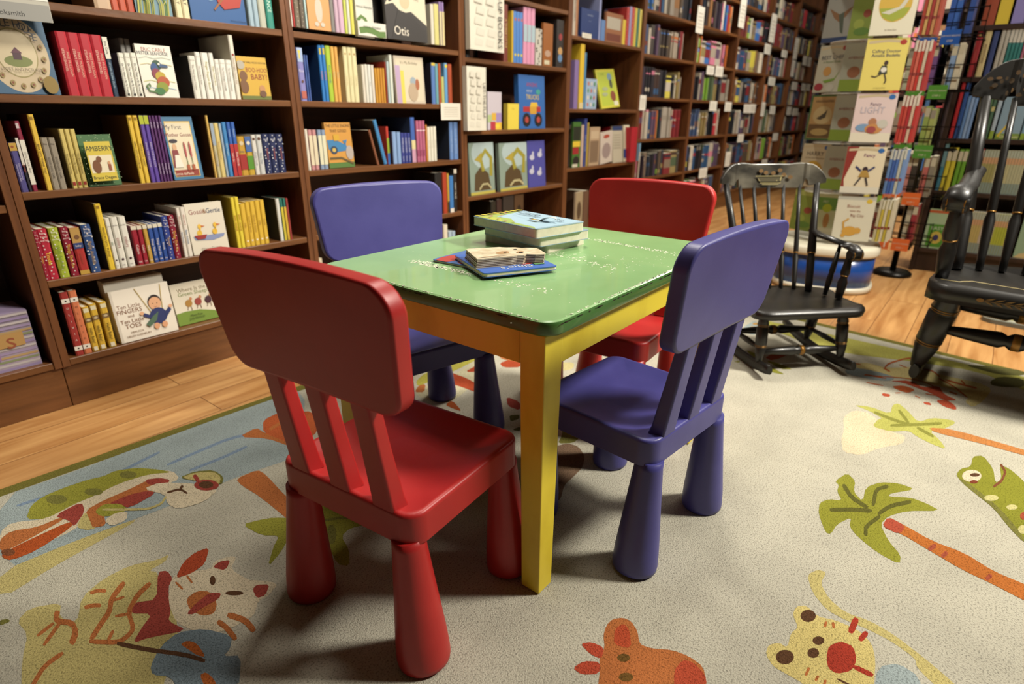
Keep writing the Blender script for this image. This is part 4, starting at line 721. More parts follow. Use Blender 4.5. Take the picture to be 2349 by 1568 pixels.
row(FW, .903, 3, [
 (181, 227, 370, '7c78ac', 'violet book with yellow key', dict(depth=.13, spine=lambda f: (f.rect(.05, .74, .95, 1, '98a8c8'), f.ell(.4, .93, .25, .2*f.w/f.h, 'c8bc4c'), f.rect(.28, .8, .5, .93, 'c8bc4c'), f.text('Boy', .5, .58, f.w*.4, 'c8c4d8', False), f.ell(.5, .38, .2, .2*f.w/f.h, '5a3c30'), f.rect(.1, .06, .9, .2, 'a85c50')))), (231, 246, 428, '3c5490', 'thin dark blue book', dict(depth=.12)), (248, 263, 430, '3c5490', 'thin dark blue book', dict(depth=.12)),
 (348, 373, 352, '2c70b0', 'tall blue Colors book', dict(depth=.2, cov='24446c', spine=B2sp)), (375, 400, 352, '2c70b0', 'tall blue Colors book', dict(depth=.2, spine=B2sp)), (404, 440, 355, '98b034', 'tall lime First Words book', dict(depth=.19, spine=sp(('t', 'First Words', .5, .45, '4c6474', .4)))), (443, 469, 362, 'c89c4c', 'orange yellow Shapes book', dict(depth=.18, spine=pk('Shapes', 'a8b08c'))), (471, 497, 365, 'c8964c', 'orange yellow Shapes book', dict(depth=.18, spine=pk('Shapes', 'a8b08c'))),
 (536, 567, 365, 'cdc398', 'tall cream book', dict(depth=.18, spine=sp(('e', .88, .2, 'a08050'), ('t', 'I Love You', .4, .3, 'a89c74', .5)))), (569, 600, 368, 'cdc398', 'tall cream book', dict(depth=.18, spine=sp(('e', .88, .2, 'a08050'), ('t', 'I Love You', .4, .3, 'a89c74', .5)))), (602, 636, 370, 'cdc398', 'tall cream book', dict(depth=.18, spine=sp(('e', .88, .2, 'a08050'), ('t', 'I Love You', .4, .3, 'a89c74', .5)))),
 (668, 689, 505, 'c8c0b0', 'small white book', dict(depth=.12)), (691, 713, 503, 'ccc8bc', 'small white book', dict(depth=.12)), (715, 738, 505, 'c8c8c0', 'small white book', dict(depth=.12, spine=pk('Baby', 'a09890'))), (740, 762, 508, 'c8c0b4', 'small white book', dict(depth=.12)),
 (766, 784, 532, 'bc8830', 'small gold book', dict(depth=.11)), (786, 804, 532, 'bc8830', 'small gold book', dict(depth=.11)), (806, 824, 532, 'b88030', 'small gold book', dict(depth=.11)), (826, 843, 532, 'bc8830', 'small gold book', dict(depth=.11)), (846, 856, 482, '8c3020', 'thin red brown book', dict(depth=.16)),
 (862, 880, 480, 'a8b8b8', 'pale blue green book', dict(depth=.14)), (884, 906, 428, 'c4c8bc', 'tall white book', dict(depth=.15)), (926, 1150, 432, 'b8ab98', 'face-out beige birthday book', dict(kind='f', art=art_bday, back=3)),
 (1203, 1232, 490, '5070a8', 'blue book with yellow top', dict(depth=.14, cov='2c2430', spine=sp(('b', .93, 1, 'c0a83c')))), (1234, 1255, 498, '64949c', 'blue green book', dict(depth=.13)), (1257, 1277, 495, 'a04c28', 'orange brown book', dict(depth=.13)), (1279, 1300, 600, 'b0b068', 'short yellow green book', dict(depth=.12)), (1303, 1327, 493, '5c90bc', 'light blue book with yellow top', dict(depth=.13, spine=sp(('e', .93, .4, 'c8b83c')))), (1331, 1361, 500, '9c4426', 'orange brown book', dict(depth=.13))], W('second highest', BB), G('the second highest shelf of the bookcase behind the blue chair'))
row(FW, .651, 3, [
 (236, 258, 1010, 'd0c8b8', 'white book', dict(depth=.14)), (262, 290, 1015, 'b48080', 'dusty pink book', dict(depth=.13, spine=sp(('b', .12, .86, 'c8bca0')))), (293, 322, 1015, 'b48080', 'dusty pink book', dict(depth=.13, spine=sp(('b', .12, .86, 'c8bca0')))), (332, 361, 1015, '7c8ca4', 'dusty blue book', dict(depth=.13, spine=sp(('b', .12, .86, 'c8c4a8')))), (363, 392, 1015, '7c8ca4', 'dusty blue book', dict(depth=.13, spine=sp(('b', .12, .86, 'c8c4a8')))),
 (400, 597, 960, 'b8843a', 'face-out orange Little Engine book', dict(kind='f', art=art_engine, back=4)),
 (772, 790, 1010, '7c4c34', 'thin brown book leaning left', dict(depth=.17, cov='4a3424', lean=-14)), (826, 852, 930, '3c78a8', 'tall blue book leaning left', dict(depth=.2, cov='5a5248', lean=-14)),
 (856, 874, 990, 'b83c30', 'rainbow striped thin book', dict(depth=.14, lean=0, spine=sp(('b', .3, .7, '80942c'), ('b', 0, .3, '2c5c9c')))), (902, 932, 1030, '7c98c0', 'small light blue book', dict(depth=.13, cov='34445c')), (936, 964, 1032, '7c98c0', 'small light blue book', dict(depth=.13)),
 *[(967+25*i, 990+25*i, 1040, '343c80', 'small indigo book with white type', dict(depth=.12, spine=sp(('t', 'WHERE IS BABY', .6, .5, 'b8bcd0', .5), ('t', 'Karen', .15, .4, 'b8bcd0', .2)))) for i in range(3)],
 (1046, 1077, 918, '3c5ca0', 'tall blue book fading to yellow', dict(depth=.2, cov='1f2c44', spine=sp(('b', .3, .5, 'c8bc8c'), ('b', 0, .3, 'b88ca0')))),
 *[(1087+23*i, 1108+23*i, 943, 'a85c78', 'tall pink book', dict(depth=.17, spine=sp(('b', .15, .3, '8c4460'), ('b', .75, .78, 'd0b0b8')))) for i in range(3)],
 (1160, 1170, 975, 'c8843c', 'thin orange book', dict(depth=.13)), *[(1173+23*i, 1194+23*i, 995-3*i, 'd0ccbc', 'white book with scattered marks', dict(depth=.15, spine=sp(('t', 'm e r c y', .5, .4, '9c9484', .6)))) for i in range(3)],
 (1342, 1370, 955, '5c7cb0', 'blue book with dark city cover', dict(depth=.16, cov='1c2638', spine=pk('Goodnight World', '9cb0cc'))), (1374, 1406, 955, '5c7cb0', 'blue book', dict(depth=.16, spine=pk('Goodnight World', '9cb0cc')))], W('middle', BB), G('the middle shelf of the bookcase behind the blue chair'))
row(FW, .393, 0, [
 (1002, 1017, 397, '1c1a1a', 'black book', dict(depth=.15)), (1019, 1028, 396, '9c3820', 'brick orange book', dict(depth=.16)), (1029, 1033, 398, 'b8943c', 'thin gold book', dict(depth=.15, spine=sp(('b', 0, .3, '201c1c')))), (1034, 1042.6, 404, '3870ac', 'blue book', dict(depth=.14, spine=sp(('b', 0, .12, 'd0c8bc')))), (1043.4, 1050, 388, '24211f', 'black book with white top', dict(depth=.15, spine=sp(('b', .9, 1, 'c8c0b0'), ('t', 'FAIRY TALES', .5, .5, 'c8c0b0', .5))))], W('second lowest', BB), G('the second lowest shelf of the bookcase behind the blue chair'))
row(FW, .147, 0, [(738, 748, 583, 'c8bca4', 'cream book seen beside the blue chair', dict(depth=.13, h=.15)), (1021, 1030, 516, 'ccc4b0', 'white book', dict(depth=.13)), (1032, 1039, 531, '9cb0c0', 'pale blue book', dict(depth=.12)), (1040, 1047, 531, '98acc0', 'pale blue book', dict(depth=.12))], W('lowest', BB), G('the lowest shelf of the bookcase behind the blue chair'))
# --- C
def art_truck(f):
    f.rect(0, 0, 1, 1, '2c5c9c'); f.text('AMAZING', .5, .83, .02, '9c2c2c', fit=.1); f.text('POP-UP', .4, .71, .013, 'b0b8c0', fit=.05); f.text('TRUCKS', .52, .6, .026, 'd0b438', fit=.12); f.ell(.74, .7, .09, .05, '3c8c84')
    f.poly([(.15, .42), (.82, .42), (.82, .32), (.15, .32)], '9c2c2c'); f.poly([(.4, .42), (.45, .5), (.68, .5), (.72, .42)], 'c8a438'); f.rect(.4, .28, .66, .42, 'b88c30')
    for u in (.27, .72): f.ell(u, .17, .15, .13, '1c1818'); f.ell(u, .17, .07, .06, '9c3c34')
def art_dragon(f):
    f.rect(0, 0, 1, 1, '7c8c80'); f.ell(.6, .8, .5, .3, '9cacac'); f.poly([(.15, .08), (.2, .4), (.45, .55), (.75, .4), (.85, .08)], '4c3c24'); f.line([(.55, .45), (.45, .7), (.65, .85), (.88, .7), (.85, .35)], .12, '8c8430'); f.poly([(.2, .68), (.5, .82), (.45, .62)], '9c8c38'); f.line([(.35, .1), (.5, .2), (.7, .2), (.85, .1)], .05, 'a8a078'); f.rect(0, 0, 1, .06, 'a89c48')
def art_birds(f):
    f.rect(0, 0, 1, 1, '44448c')
    for u, v in ((.25, .65), (.7, .7), (.65, .3), (.2, .35)): f.ell(u, v, .13, .06, 'b0b0c0'); f.ell(u+.06, v+.08, .05, .05, 'b0b0c0')
def art_patch(f):
    f.rect(0, 0, 1, 1, 'b8b0b8'); f.rect(0, .2, .3, .4, 'a0b080'); f.rect(.3, .25, .6, .45, 'c8a040'); f.rect(.6, .2, 1, .45, '9480ac'); f.rect(.2, 0, .55, .22, 'a83440'); f.rect(.55, 0, 1, .2, 'd0a83c'); f.ell(.7, .1, .15, .06, 'd8c040')
def divider(z, x0, x1, yt, yb, text, label):
    # a folded white card sticking out between the books
    a = t_of(x0, (0, YF-.03), (1, 0), z); b = t_of(x1, (0, YF-.03), (1, 0), z)
    zt = z_of(yt, b, YF-.03); zb = z_of(yb, b, YF-.03)
    B = MB(); wm = mat('cdc8b8', .6); w = b-a; h = zt-zb
    B.box(0, w, 0, .002, 0, h, wm); B.box(0, .002, .002, .029, 0, h, wm)
    f = Face(B, (0, 0, 0), (1, 0, 0), (0, 0, 1), w, h); rr = random.Random(1)
    for i in range(7):
        for j in range(2): u, v = .12+.33*j+.05*(i % 2), .06+.13*i; f.poly([(u, v), (u+.22, v-.01), (u+.25, v+.07), (u+.03, v+.09)], 'c4bfb0'); f.poly([(u+.015, v+.012), (u+.2, v+.002), (u+.23, v+.066), (u+.04, v+.082)], 'c8c3b4')
    f.text(text, .86, .48, w*.13, '1c1a1a', True, h*.86)
    o = B.build('divider_sign', loc=(a, YF-.03, zb)); return tag(o, label, 'sign')
divider(1.12, 1079, 1156, -60, 122, 'POP-UP BOOKS', 'white card divider reading POP-UP BOOKS, sticking out of the bookcase')
divider(.79, 1073, 1116, 155, 299, 'LIFT-THE-FLAP', 'white card divider reading LIFT-THE-FLAP, below the pop-up one')
row(FW, 1.116, 3, [
 (1468, 1494, 100, '1e2024', 'black book', dict(depth=.18, spine=sp(('t', 'POP', .5, .4, 'b0983c', .5)))), (1760, 1793, 30, '6c3024', 'dark red and gold book', dict(depth=.18, spine=sp(('t', 'A THREE LITTLE', .5, .4, 'c0a868', .8)))), (1822, 1834, 0, 'c4a434', 'yellow book', dict(depth=.2, h=.24)), *[(1837+24*i, 1859+24*i, 0, '4878b8', 'tall sky blue book', dict(depth=.2, h=.24, spine=sp(('e', .85, .3, 'b05c48'), ('e', .16, .3, 'c8b83c')))) for i in range(3)],
 *[(1912+30*i, 1940+30*i, 52, 'c888a4', 'pink book', dict(depth=.17, spine=sp(('b', .4, .7, '9cb0b8')))) for i in range(3)], (2008, 2056, 222, 'b8b4a8', 'white book with black print', dict(depth=.13, spine=sp(('d', '3c3834')))), (2062, 2136, 176, '8c5424', 'face-out brown book with barcode', dict(kind='f', art=lambda f: (f.rect(0, 0, 1, 1, '8c5424'), f.ell(.5, .3, .3, .08, 'a88c78'), f.rect(.15, .04, .7, .14, 'c0b89c')))),
 (2168, 2222, 152, '2a2421', 'black book with coloured print', dict(depth=.15, spine=sp(('e', .65, .25, '8c3434'), ('e', .35, .3, 'b08c5c'), ('e', .2, .3, '5c7ca0'))))], W('top', CB), G('the top shelf of the divider bookcase'))
row(FW, .785, 3, [(1632, 1741, 715, 'b8b0b8', 'face-out pastel patchwork book', dict(kind='f', art=art_patch)), (1788, 1875, 808, 'd0bc48', 'small face-out yellow book', dict(kind='f', art=plain('d0bc48', ('Bee', .8, .01, 'b09030')), thick=.03, cov='9c7430')), (1882, 2082, 582, '2c5c9c', 'face-out blue AMAZING POP-UP TRUCKS book', dict(kind='f', art=art_truck, back=3, thick=.03))], W('third', CB), G('the middle shelf of the divider bookcase'))
row(FW, .46, 3, [(1502, 1692, 1122, '7c8c80', 'face-out green dragon book in plastic', dict(kind='f', art=art_dragon, back=3, thick=.025, cov='282c20')), (1732, 1945, 1122, '7c8c80', 'face-out green dragon book with dark spine', dict(kind='f', art=art_dragon, back=3, thick=.025, cov='282c20')), (1952, 2086, 1105, '44448c', 'face-out violet book with pale birds', dict(kind='f', art=art_birds, back=4))], W('second lowest', CB), G('the lower shelf of the divider bookcase'))
row(FW, .147, 0, [(1128, 1139, 462, '222018', 'black green book', dict(depth=.16)), (1141, 1152, 458, '36221e', 'dark brown book', dict(depth=.16)), (1154, 1178, 450, '2e2824', 'dark face-out book', dict(kind='f')), (1180, 1200, 448, '4a3420', 'dark gold face-out book', dict(kind='f', art=lambda f: f.ell(.5, .5, .35, .3, '241a12')))], W('lowest', CB), G('the lowest shelf of the divider bookcase'))
# --- D
row(FW, 1.295, 4, [
 (127, 150, 0, 'b4a898', 'cream book with black letters', dict(h=.24, spine=sp(('t', 'ABRACADABRA', .6, .5, '2c2824', .7)))), (152, 170, 0, '9c6840', 'tan book', dict(h=.24)), (192, 343, 62, '1f3468', 'dark blue face-out book', dict(kind='f', art=plain('1f3468', ('Construction', .8, .009, '9ca8bc'), ('play set', .6, .006, '8494b0')))), (346, 362, 0, '848cb4', 'grey violet book', dict(h=.24)), (364, 398, 168, '5c7cac', 'small blue face-out book', dict(kind='f')),
 (402, 546, 97, '8c5c3c', 'brown face-out book with pale panel', dict(kind='f', art=lambda f: (f.rect(0, 0, 1, 1, '8c5c3c'), f.rect(.06, .45, .86, .85, 'a8a090'), f.rect(.05, .05, .9, .3, '6a3828')))), (549, 574, 167, 'c8b03c', 'yellow book', dict(depth=.12)), (577, 598, 60, 'a83430', 'red book', dict(depth=.15, spine=sp(('d', 'c0b0a0')))), (601, 620, 0, '9488ac', 'mauve book', dict(h=.23)), (622, 643, 0, 'b04840', 'red patterned book', dict(h=.23, spine=sp(('d', 'd0c090')))),
 (646, 664, 0, 'c0b04c', 'yellow book', dict(h=.23)), (666, 684, 0, '3c6c5c', 'green book', dict(h=.23)), (686, 704, 0, 'c8b85c', 'cream yellow book', dict(h=.23))], W('top', DB), G('the top shelf of the bookcase behind the red chair'))
row(FW, .896, 4, [(134, 168, 512, '7c6898', 'mauve book', dict(depth=.15)), (178, 213, 376, 'ccac30', 'tall yellow book', dict(depth=.2, spine=sp(('b', .0, .1, 'c8b88c')))), (217, 230, 450, '4c80a8', 'thin blue book', dict(depth=.17)), (233, 324, 672, '94a8c0', 'small pale blue face-out book', dict(kind='f', art=lambda f: (f.rect(0, 0, 1, 1, '94a8c0'), *[f.ell(.2+.28*i, .15+.23*j, .08, .07, ['b06c5c', 'c8c4b8', '5c8c64'][(i+j) % 3]) for i in range(3) for j in range(4)]))),
 (375, 530, 588, 'bcb834', 'lime yellow face-out book leaning back', dict(kind='f', back=14, lean=-4, sb=.07, art=lambda f: (f.rect(0, 0, 1, 1, 'c4bc38'), f.rect(.06, .06, .94, .94, 'a8b434'), f.text('Crazy Bugs', .3, .88, .012, '4c5820', fit=.05), f.ell(.68, .8, .12, .1, '6c8ca0'), f.ell(.7, .62, .08, .12, '3c4434'), f.ell(.72, .3, .14, .14, '7c3c24'), f.rect(.7, .05, .93, .16, 'd0ccb0'), f.ell(.35, .5, .15, .05, '98a078'), f.ell(.3, .36, .15, .05, '98a078'))))], W('middle', DB), G('the middle shelf of the bookcase behind the red chair'))
row(FW, .546, 4, [(116, 184, 1045, '2e4c22', 'green and black face-out book', dict(kind='f', art=lambda f: (f.rect(0, 0, 1, 1, '3c6428'), f.rect(.04, .6, .96, .9, '24281c'), f.rect(.04, .46, .96, .58, 'c8ac34'), f.rect(.04, .3, .8, .45, '8c2428'), f.ell(.5, .15, .4, .1, '241f1c'), f.rect(.05, .01, .7, .08, 'b8b4a0')))), (192, 213, 1070, 'b09c8c', 'pale patterned book', dict(depth=.14, spine=sp(('d', 'b05040')))), (216, 237, 1017, '2c3a78', 'dark blue book', dict(depth=.16, spine=sp(('t', 'THE UNTOLD', .5, .4, 'a8b0c8', .5)))), (240, 254, 1050, 'a08838', 'gold book', dict(depth=.15)),
 (260, 345, 1090, '9c8468', 'tan face-out book', dict(kind='f', art=lambda f: (f.rect(0, 0, 1, 1, 'a48c70'), f.rect(.08, .08, .9, .65, '74604c'), f.rect(.1, .7, .9, .9, 'b4a084')))), (360, 462, 1137, 'b8a89c', 'small white face-out book leaning', dict(kind='f', lean=-5, art=lambda f: (f.rect(0, 0, 1, 1, 'b8aca0'), f.ell(.5, .85, .25, .06, '9c4434'), f.ell(.5, .4, .35, .25, '8c7c78')))), (470, 552, 1082, 'a8a08c', 'grey face-out book with text', dict(kind='f', back=5, art=lambda f: (f.rect(0, 0, 1, 1, 'a8a08c'), f.rect(0, .88, 1, 1, '24345c'), *[f.rect(.1, .75-.07*i, .8, .77-.07*i, '8c8474') for i in range(6)]))),
 (562, 612, 1072, 'c0b8a0', 'cream and blue face-out book', dict(kind='f', back=5, art=lambda f: (f.rect(0, 0, 1, 1, 'c0b8a0'), f.rect(0, .1, .8, .35, '24407c')))), (622, 676, 1000, 'a4202c', 'large red binder', dict(h=.235, depth=.26, sb=-.02)), (679, 699, 1095, '80a8c8', 'pale blue book past the red binder', dict(depth=.15, sb=-.02, spine=sp(('b', 0, .5, 'c8c4b8'))))], W('lower', DB), G('the lower shelf of the bookcase behind the red chair'))
row(FW, .147, 0, [(1318, 1334, 435, 'b09c84', 'pale patterned face-out book', dict(kind='f', h=.24, art=lambda f: (f.rect(0, 0, 1, 1, '948468'), f.ell(.5, .5, .3, .25, '4c3c2c')))), (1336, 1348, 440, '5c4434', 'brown book', dict(depth=.15, h=.24))], W('lowest', DB), G('the lowest shelf of the bookcase behind the red chair'))
# ------------------------------------------------------------------ what stands in the leftmost bookcase and hangs above
def stripes(f):
    f.rect(0, 0, 1, 1, '9a8c9c'); cs = ['8c7ca0', 'b0a8a8', '7c8460', 'a88c60', '9484a4', 'b4acac']
    for i in range(14): f.rect(0, i/14+.012, 1, i/14+.05, cs[i % 6])
    f.rect(.55, .8, .8, .95, '1c1a1c'); f.text('BOOK INSIDE!', .675, .875, .011, 'b0a8b0', fit=.1)
    f.rect(.56, .42, .69, .66, 'a88450'); f.text('s', .62, .54, .05, '607890'); f.rect(.69, .22, .82, .58, '8c6c94'); f.text('t', .755, .4, .06, 'b8b0b8'); f.rect(.82, .42, .95, .66, 'a88450'); f.text('s', .885, .54, .05, '8c4c34')
B = MB(); bx = mat('9484a0', .5); B.box(0, .50, 0, .14, 0, .172, bx); stripes(Face(B, (0, 0, 0), (1, 0, 0), (0, 0, 1), .50, .172))
tag(B.build('gift_box', loc=(-.10, YF+.025, .1475)), 'violet striped box with lettered patches on the lowest shelf at far left', 'box')
B = MB(); B.box(0, .42, 0, .2, 0, .075, noise_mat('dark_streaked_wood', '1e140c', '5a3c20', (2, 2, 30), .5, 4)); tag(B.build('wooden_tray', loc=(-.12, YF+.06, .3198)), 'dark streaked wooden tray resting on the violet striped box', 'tray')
bpy.data.objects['wooden_tray'].parent = None
B = MB(); R = [(x, z) for x, z in rrect(0, .36, 0, .165, .02)]
B.loops([[(x, y, z) for x, z in R] for y in (.016, 0)], mat('a8a69c', .5), smooth=False); f = Face(B, (0, 0, 0), (1, 0, 0), (0, 0, 1), .36, .165)
for v in (.72, .42): f.line([(.5+.05*i, v+(.05 if i % 2 else 0)) for i in range(11)], .006, '24242c')
f.line([(.3, .2), (.6, .12), (.98, .14)], .012, '8c8c54')
tag(B.build('board_book', loc=(-.085, YF+.085, .3955)), 'white rounded board with zigzag lines standing on the dark tray', 'board')
# a laminated notice hanging at the top left
B = MB(); x1 = t_of(95, (0, YF-.03), (1, 0), 1.2); zb = z_of(53, x1, YF-.03)
B.box(0, .75, 0, .003, 0, 1.419-zb, mat('b8b4a8', .15, 0, .6)); f = Face(B, (0, 0, 0), (1, 0, 0), (0, 0, 1), .75, 1.419-zb); f.rect(0, .0, 1, .12, '8c8a84'); f.text('ey booksmith', .86, .045, .012, '2c2a28', fit=.13); f.rect(.0, .15, 1, .2, 'd8d6cc')
B.box(.1, .65, .003, .0295, 1.419-zb-.012, 1.419-zb, mat('b8b4a8', .15, 0, .6))
tag(B.build('hanging_notice', loc=(x1-.75, YF-.03, zb)), 'glossy pale laminated notice hanging at the top left corner', 'notice')

# ------------------------------------------------------------------ paper tags on shelf edges
def paper_tag(px, py, w, h, crop=4, n=[0], name='shelf_tag', lab=None, cat='tag', col='dcd8cc'):
    s, ox, oy = CR[crop]; yy = YF-.004
    x0 = t_of(ox+px/s, (0, yy), (1, 0), 1); x0 = t_of(ox+px/s, (0, yy), (1, 0), z_of(oy+py/s, x0, yy)); zc = z_of(oy+py/s, x0, yy); x0 = t_of(ox+px/s, (0, yy), (1, 0), zc)
    x1 = t_of(ox+(px+w/2)/s, (0, yy), (1, 0), zc); zt = z_of(oy+(py-h/2)/s, x0, yy); hw = x1-x0
    B = MB(); B.box(-hw, hw, 0, .0015, -(zt-zc), zt-zc, mat(col, .6)); f = Face(B, (-hw, 0, -(zt-zc)), (1, 0, 0), (0, 0, 1), 2*hw, 2*(zt-zc))
    for i in range(5): f.rect(.15, .2+.13*i, .85, .23+.13*i, 'b0a898')
    return B.build(name, loc=(x0, yy, zc)), x0
TG = [(1220, 170, 58, 230), (1582, 110, 48, 250), (1843, 240, 42, 240), (2040, 420, 30, 190), (2015, 580, 26, 150), (1307, 602, 62, 74), (1382, 612, 62, 88), (727, 880, 52, 130), (1330, 908, 60, 84), (1458, 914, 54, 80), (1618, 930, 50, 74), (1668, 930, 48, 76), (1797, 420, 50, 84), (1832, 697, 54, 70), (1565, 1182, 50, 70), (1757, 935, 30, 120), (1838, 942, 44, 70), (1862, 1172, 42, 64), (1768, 1398, 46, 66), (1455, 1362, 42, 126), (1243, 1480, 64, 86), (1980, 950, 38, 70), (2032, 958, 44, 62), (2027, 736, 44, 66), (2105, 746, 34, 60), (2147, 748, 30, 56), (2120, 520, 40, 76), (2150, 528, 34, 76), (1940, 460, 44, 60)]
for i, t in enumerate(sorted(TG)):
    o, x = paper_tag(*t); k = int((x-X0)/PITCHX); z = o.location.z
    lv = min(range(len(ZE)), key=lambda a: abs(ZE[a]-z))
    tag(o, f'white paper tag, {ordn(i+1)} from the left among tags on the far bookcases', 'tag', 'white paper tags on the far bookcases')
o, x = paper_tag(1345, 872, 150, 132, 3, name='shelf_card', col='cfc9bb'); tag(o, 'white paper card hanging on the shelf edge above the dark blue books', 'card')
o, x = paper_tag(248, 306, 78, 42, 4, name='price_card', col='d8d4c4'); tag(o, 'small white card on the shelf edge above the lime yellow book', 'card')

# ------------------------------------------------------------------ rest of the books: too many small ones to count, far away
ST = MB()
def sbook(frame, z, t0, t1, h, col, bands=(), d=.15, sb=.012):
    Ox, Oy, rz = frame; ca, sa = cos(rz), sin(rz)
    T = lambda x, y, zz: (Ox+x*ca-y*sa, Oy+x*sa+y*ca, z+.0006+zz)
    def bxx(x0, x1, y0, y1, z0, z1, m):
        V = [T(*p) for p in ((x0,y0,z0),(x1,y0,z0),(x1,y1,z0),(x0,y1,z0),(x0,y0,z1),(x1,y0,z1),(x1,y1,z1),(x0,y1,z1))]
        ST.add(V, [(0,3,2,1),(4,5,6,7),(0,1,5,4),(1,2,6,5),(2,3,7,6),(3,0,4,7)], m)
    bxx(t0, t1, sb, sb+d, 0, h-.002, mat(col)); bxx(t0+.001, t1-.001, sb+.003, sb+d-.001, h-.002, h-.0015, PAGE)
    for v0, v1, c in bands:
        y = sb-.0004; ST.add([T(t0+.0006, y, h*v0), T(t1-.0006, y, h*v0), T(t1-.0006, y, h*v1), T(t0+.0006, y, h*v1)], [(0, 1, 2, 3)], mat(c))
DK = ['2c2a30', '3a3230', '24242a', '4a4440', '342c38', '2c3440', '40302c', '1e2024', '54483c']
MD = ['7c6c5c', '8c8478', '6c3430', '3c4c6c', '8c7c50', '4c5c44', 'a09484', 'b0a898', '5c4a60', '78282c', 'b8aea0', '9c9488', '345478', 'c0b8a4', '86603c']
BR_ = ['c8bc50', 'a83038', '3c6cac', '78a03c', 'c06c34', 'c87890', 'd0c8b8', 'ccc4b4']
rr = random.Random(21)
for k in range(4, 10):
    for si, z in enumerate([.147]+ZE[:-1]):
        gap = (ZE+[2.33])[si]-z-.03; x = X0+PITCHX*k+.024; xe = X0+PITCHX*(k+1)-.03; fill = rr.choice([.72, .8, .86, .95]); end = x+(xe-x)*fill
        mood = rr.random(); base = rr.uniform(.72, .88)
        if k == 4 and si == 1: mood = .1; base = .7
        while x < end:
            n = rr.choice([1, 1, 2, 3, 4]); w = rr.uniform(.014, .034); pal = DK if rr.random() < (.5 if mood < .5 else .2) else (MD if rr.random() < .78 else BR_)
            c = rr.choice(pal); h = gap*min(.97, base*rr.uniform(.88, 1.12)); bd = []
            if rr.random() < .6: a = rr.uniform(.05, .8); bd.append((a, min(.98, a+rr.uniform(.06, .25)), rr.choice(MD+BR_)))
            if rr.random() < .4: a = rr.uniform(.55, .9); bd.append((a, a+.05, rr.choice(BR_+['c0b8a8'])))
            if rr.random() < .07: n = 1; w = rr.uniform(.09, .13); c = rr.choice(MD+BR_); bd = [(.3, .7, rr.choice(MD)), (.8, .92, rr.choice(DK))]
            for _ in range(n):
                if x+w > end: break
                sbook(FW, z, x, x+w-.0012, h*rr.uniform(.99, 1), c, bd, rr.uniform(.1, .15), rr.uniform(.008, .03)); x += w
            if x+.014 > end: break

# ------------------------------------------------------------------ dark bookcase on the right
RK = (4.27, .300, radians(-90)); RZ = [.128, .463, .748, 1.062, 1.31, 1.62]
r = empty('dark_bookcase', (RK[0], RK[1], FZ), RK[2]); g = lambda z: z-FZ
for a in (0, 1.276): MB().box(a, a+.024, 0, .34, 0, g(1.95), BLACKWOOD).build('side_panel', r, .0015, 1)
MB().box(.025, 1.275, .328, .34, .02, g(1.94), BLACKWOOD).build('back_panel', r)
for z in RZ+[1.93]: MB().box(.025, 1.275, .004, .327, g(z)-.024, g(z), BLACKWOOD).build('shelf', r, .0015, 1)
MB().box(.0255, 1.2745, .02, .327, 0, g(.128)-.0245, BLACKWOOD).build('plinth', r)
tag(r, 'black-brown bookcase of early reader books behind the large rocking chair', 'bookcase')
RKF = (4.27, .300, radians(-90)); DBK = 'dark bookcase'; gD = lambda s: G('the '+s+' shelf of the dark bookcase')
row(RKF, 1.31, 0, [(2249, 2279, 0, '8c4028', 'brick brown book', dict(kind='f', h=.24, art=plain('8c4028', ('Farm', .75, .02, 'b88c4c')))), (2282, 2312, 0, 'c0a834', 'yellow face-out book', dict(kind='f', h=.24)), (2318, 2348, 0, '7c74a8', 'mauve face-out book', dict(kind='f', h=.24)), (2352, 2380, 0, 'b0a890', 'cream book', dict(kind='f', h=.22))], W('high', DBK), gD('high'))
row(RKF, 1.062, 6, [(655, 712, -140, '8c2428', 'wide red book', dict(depth=.2, spine=sp(('t', 'The Big Green', .45, .25, 'b06050', .6), ('e', .85, .2, 'a09050')))), (728, 785, -120, 'b8a878', 'wide cream book with brown letters', dict(depth=.2, spine=sp(('t', 'ADVENTURES', .5, .4, '6c4434', .7)))), (800, 850, -110, '34406c', 'navy blue book', dict(depth=.2)), (868, 905, -140, 'a8a498', 'white speckled book', dict(depth=.18, spine=sp(('d', '6c6c70')))), (908, 945, -140, 'a8a498', 'white speckled book', dict(depth=.18, spine=sp(('d', '6c6c70')))),
 *[(950+34*i, 982+34*i, -140, '2f6c68', 'teal book with white top', dict(depth=.18, spine=sp(('b', .7, 1, 'b0aca0')))) for i in range(4)], (1090, 1118, -130, '94586c', 'pink grey book', dict(depth=.17)), (1122, 1150, -130, '8c9c3c', 'lime book', dict(depth=.17)), *[(1154+36*i, 1187+36*i, -135, '2c3448', 'navy patterned book', dict(depth=.18, spine=sp(('d', 'a8a8a0')))) for i in range(2)]], W('second highest', DBK), gD('second highest'))
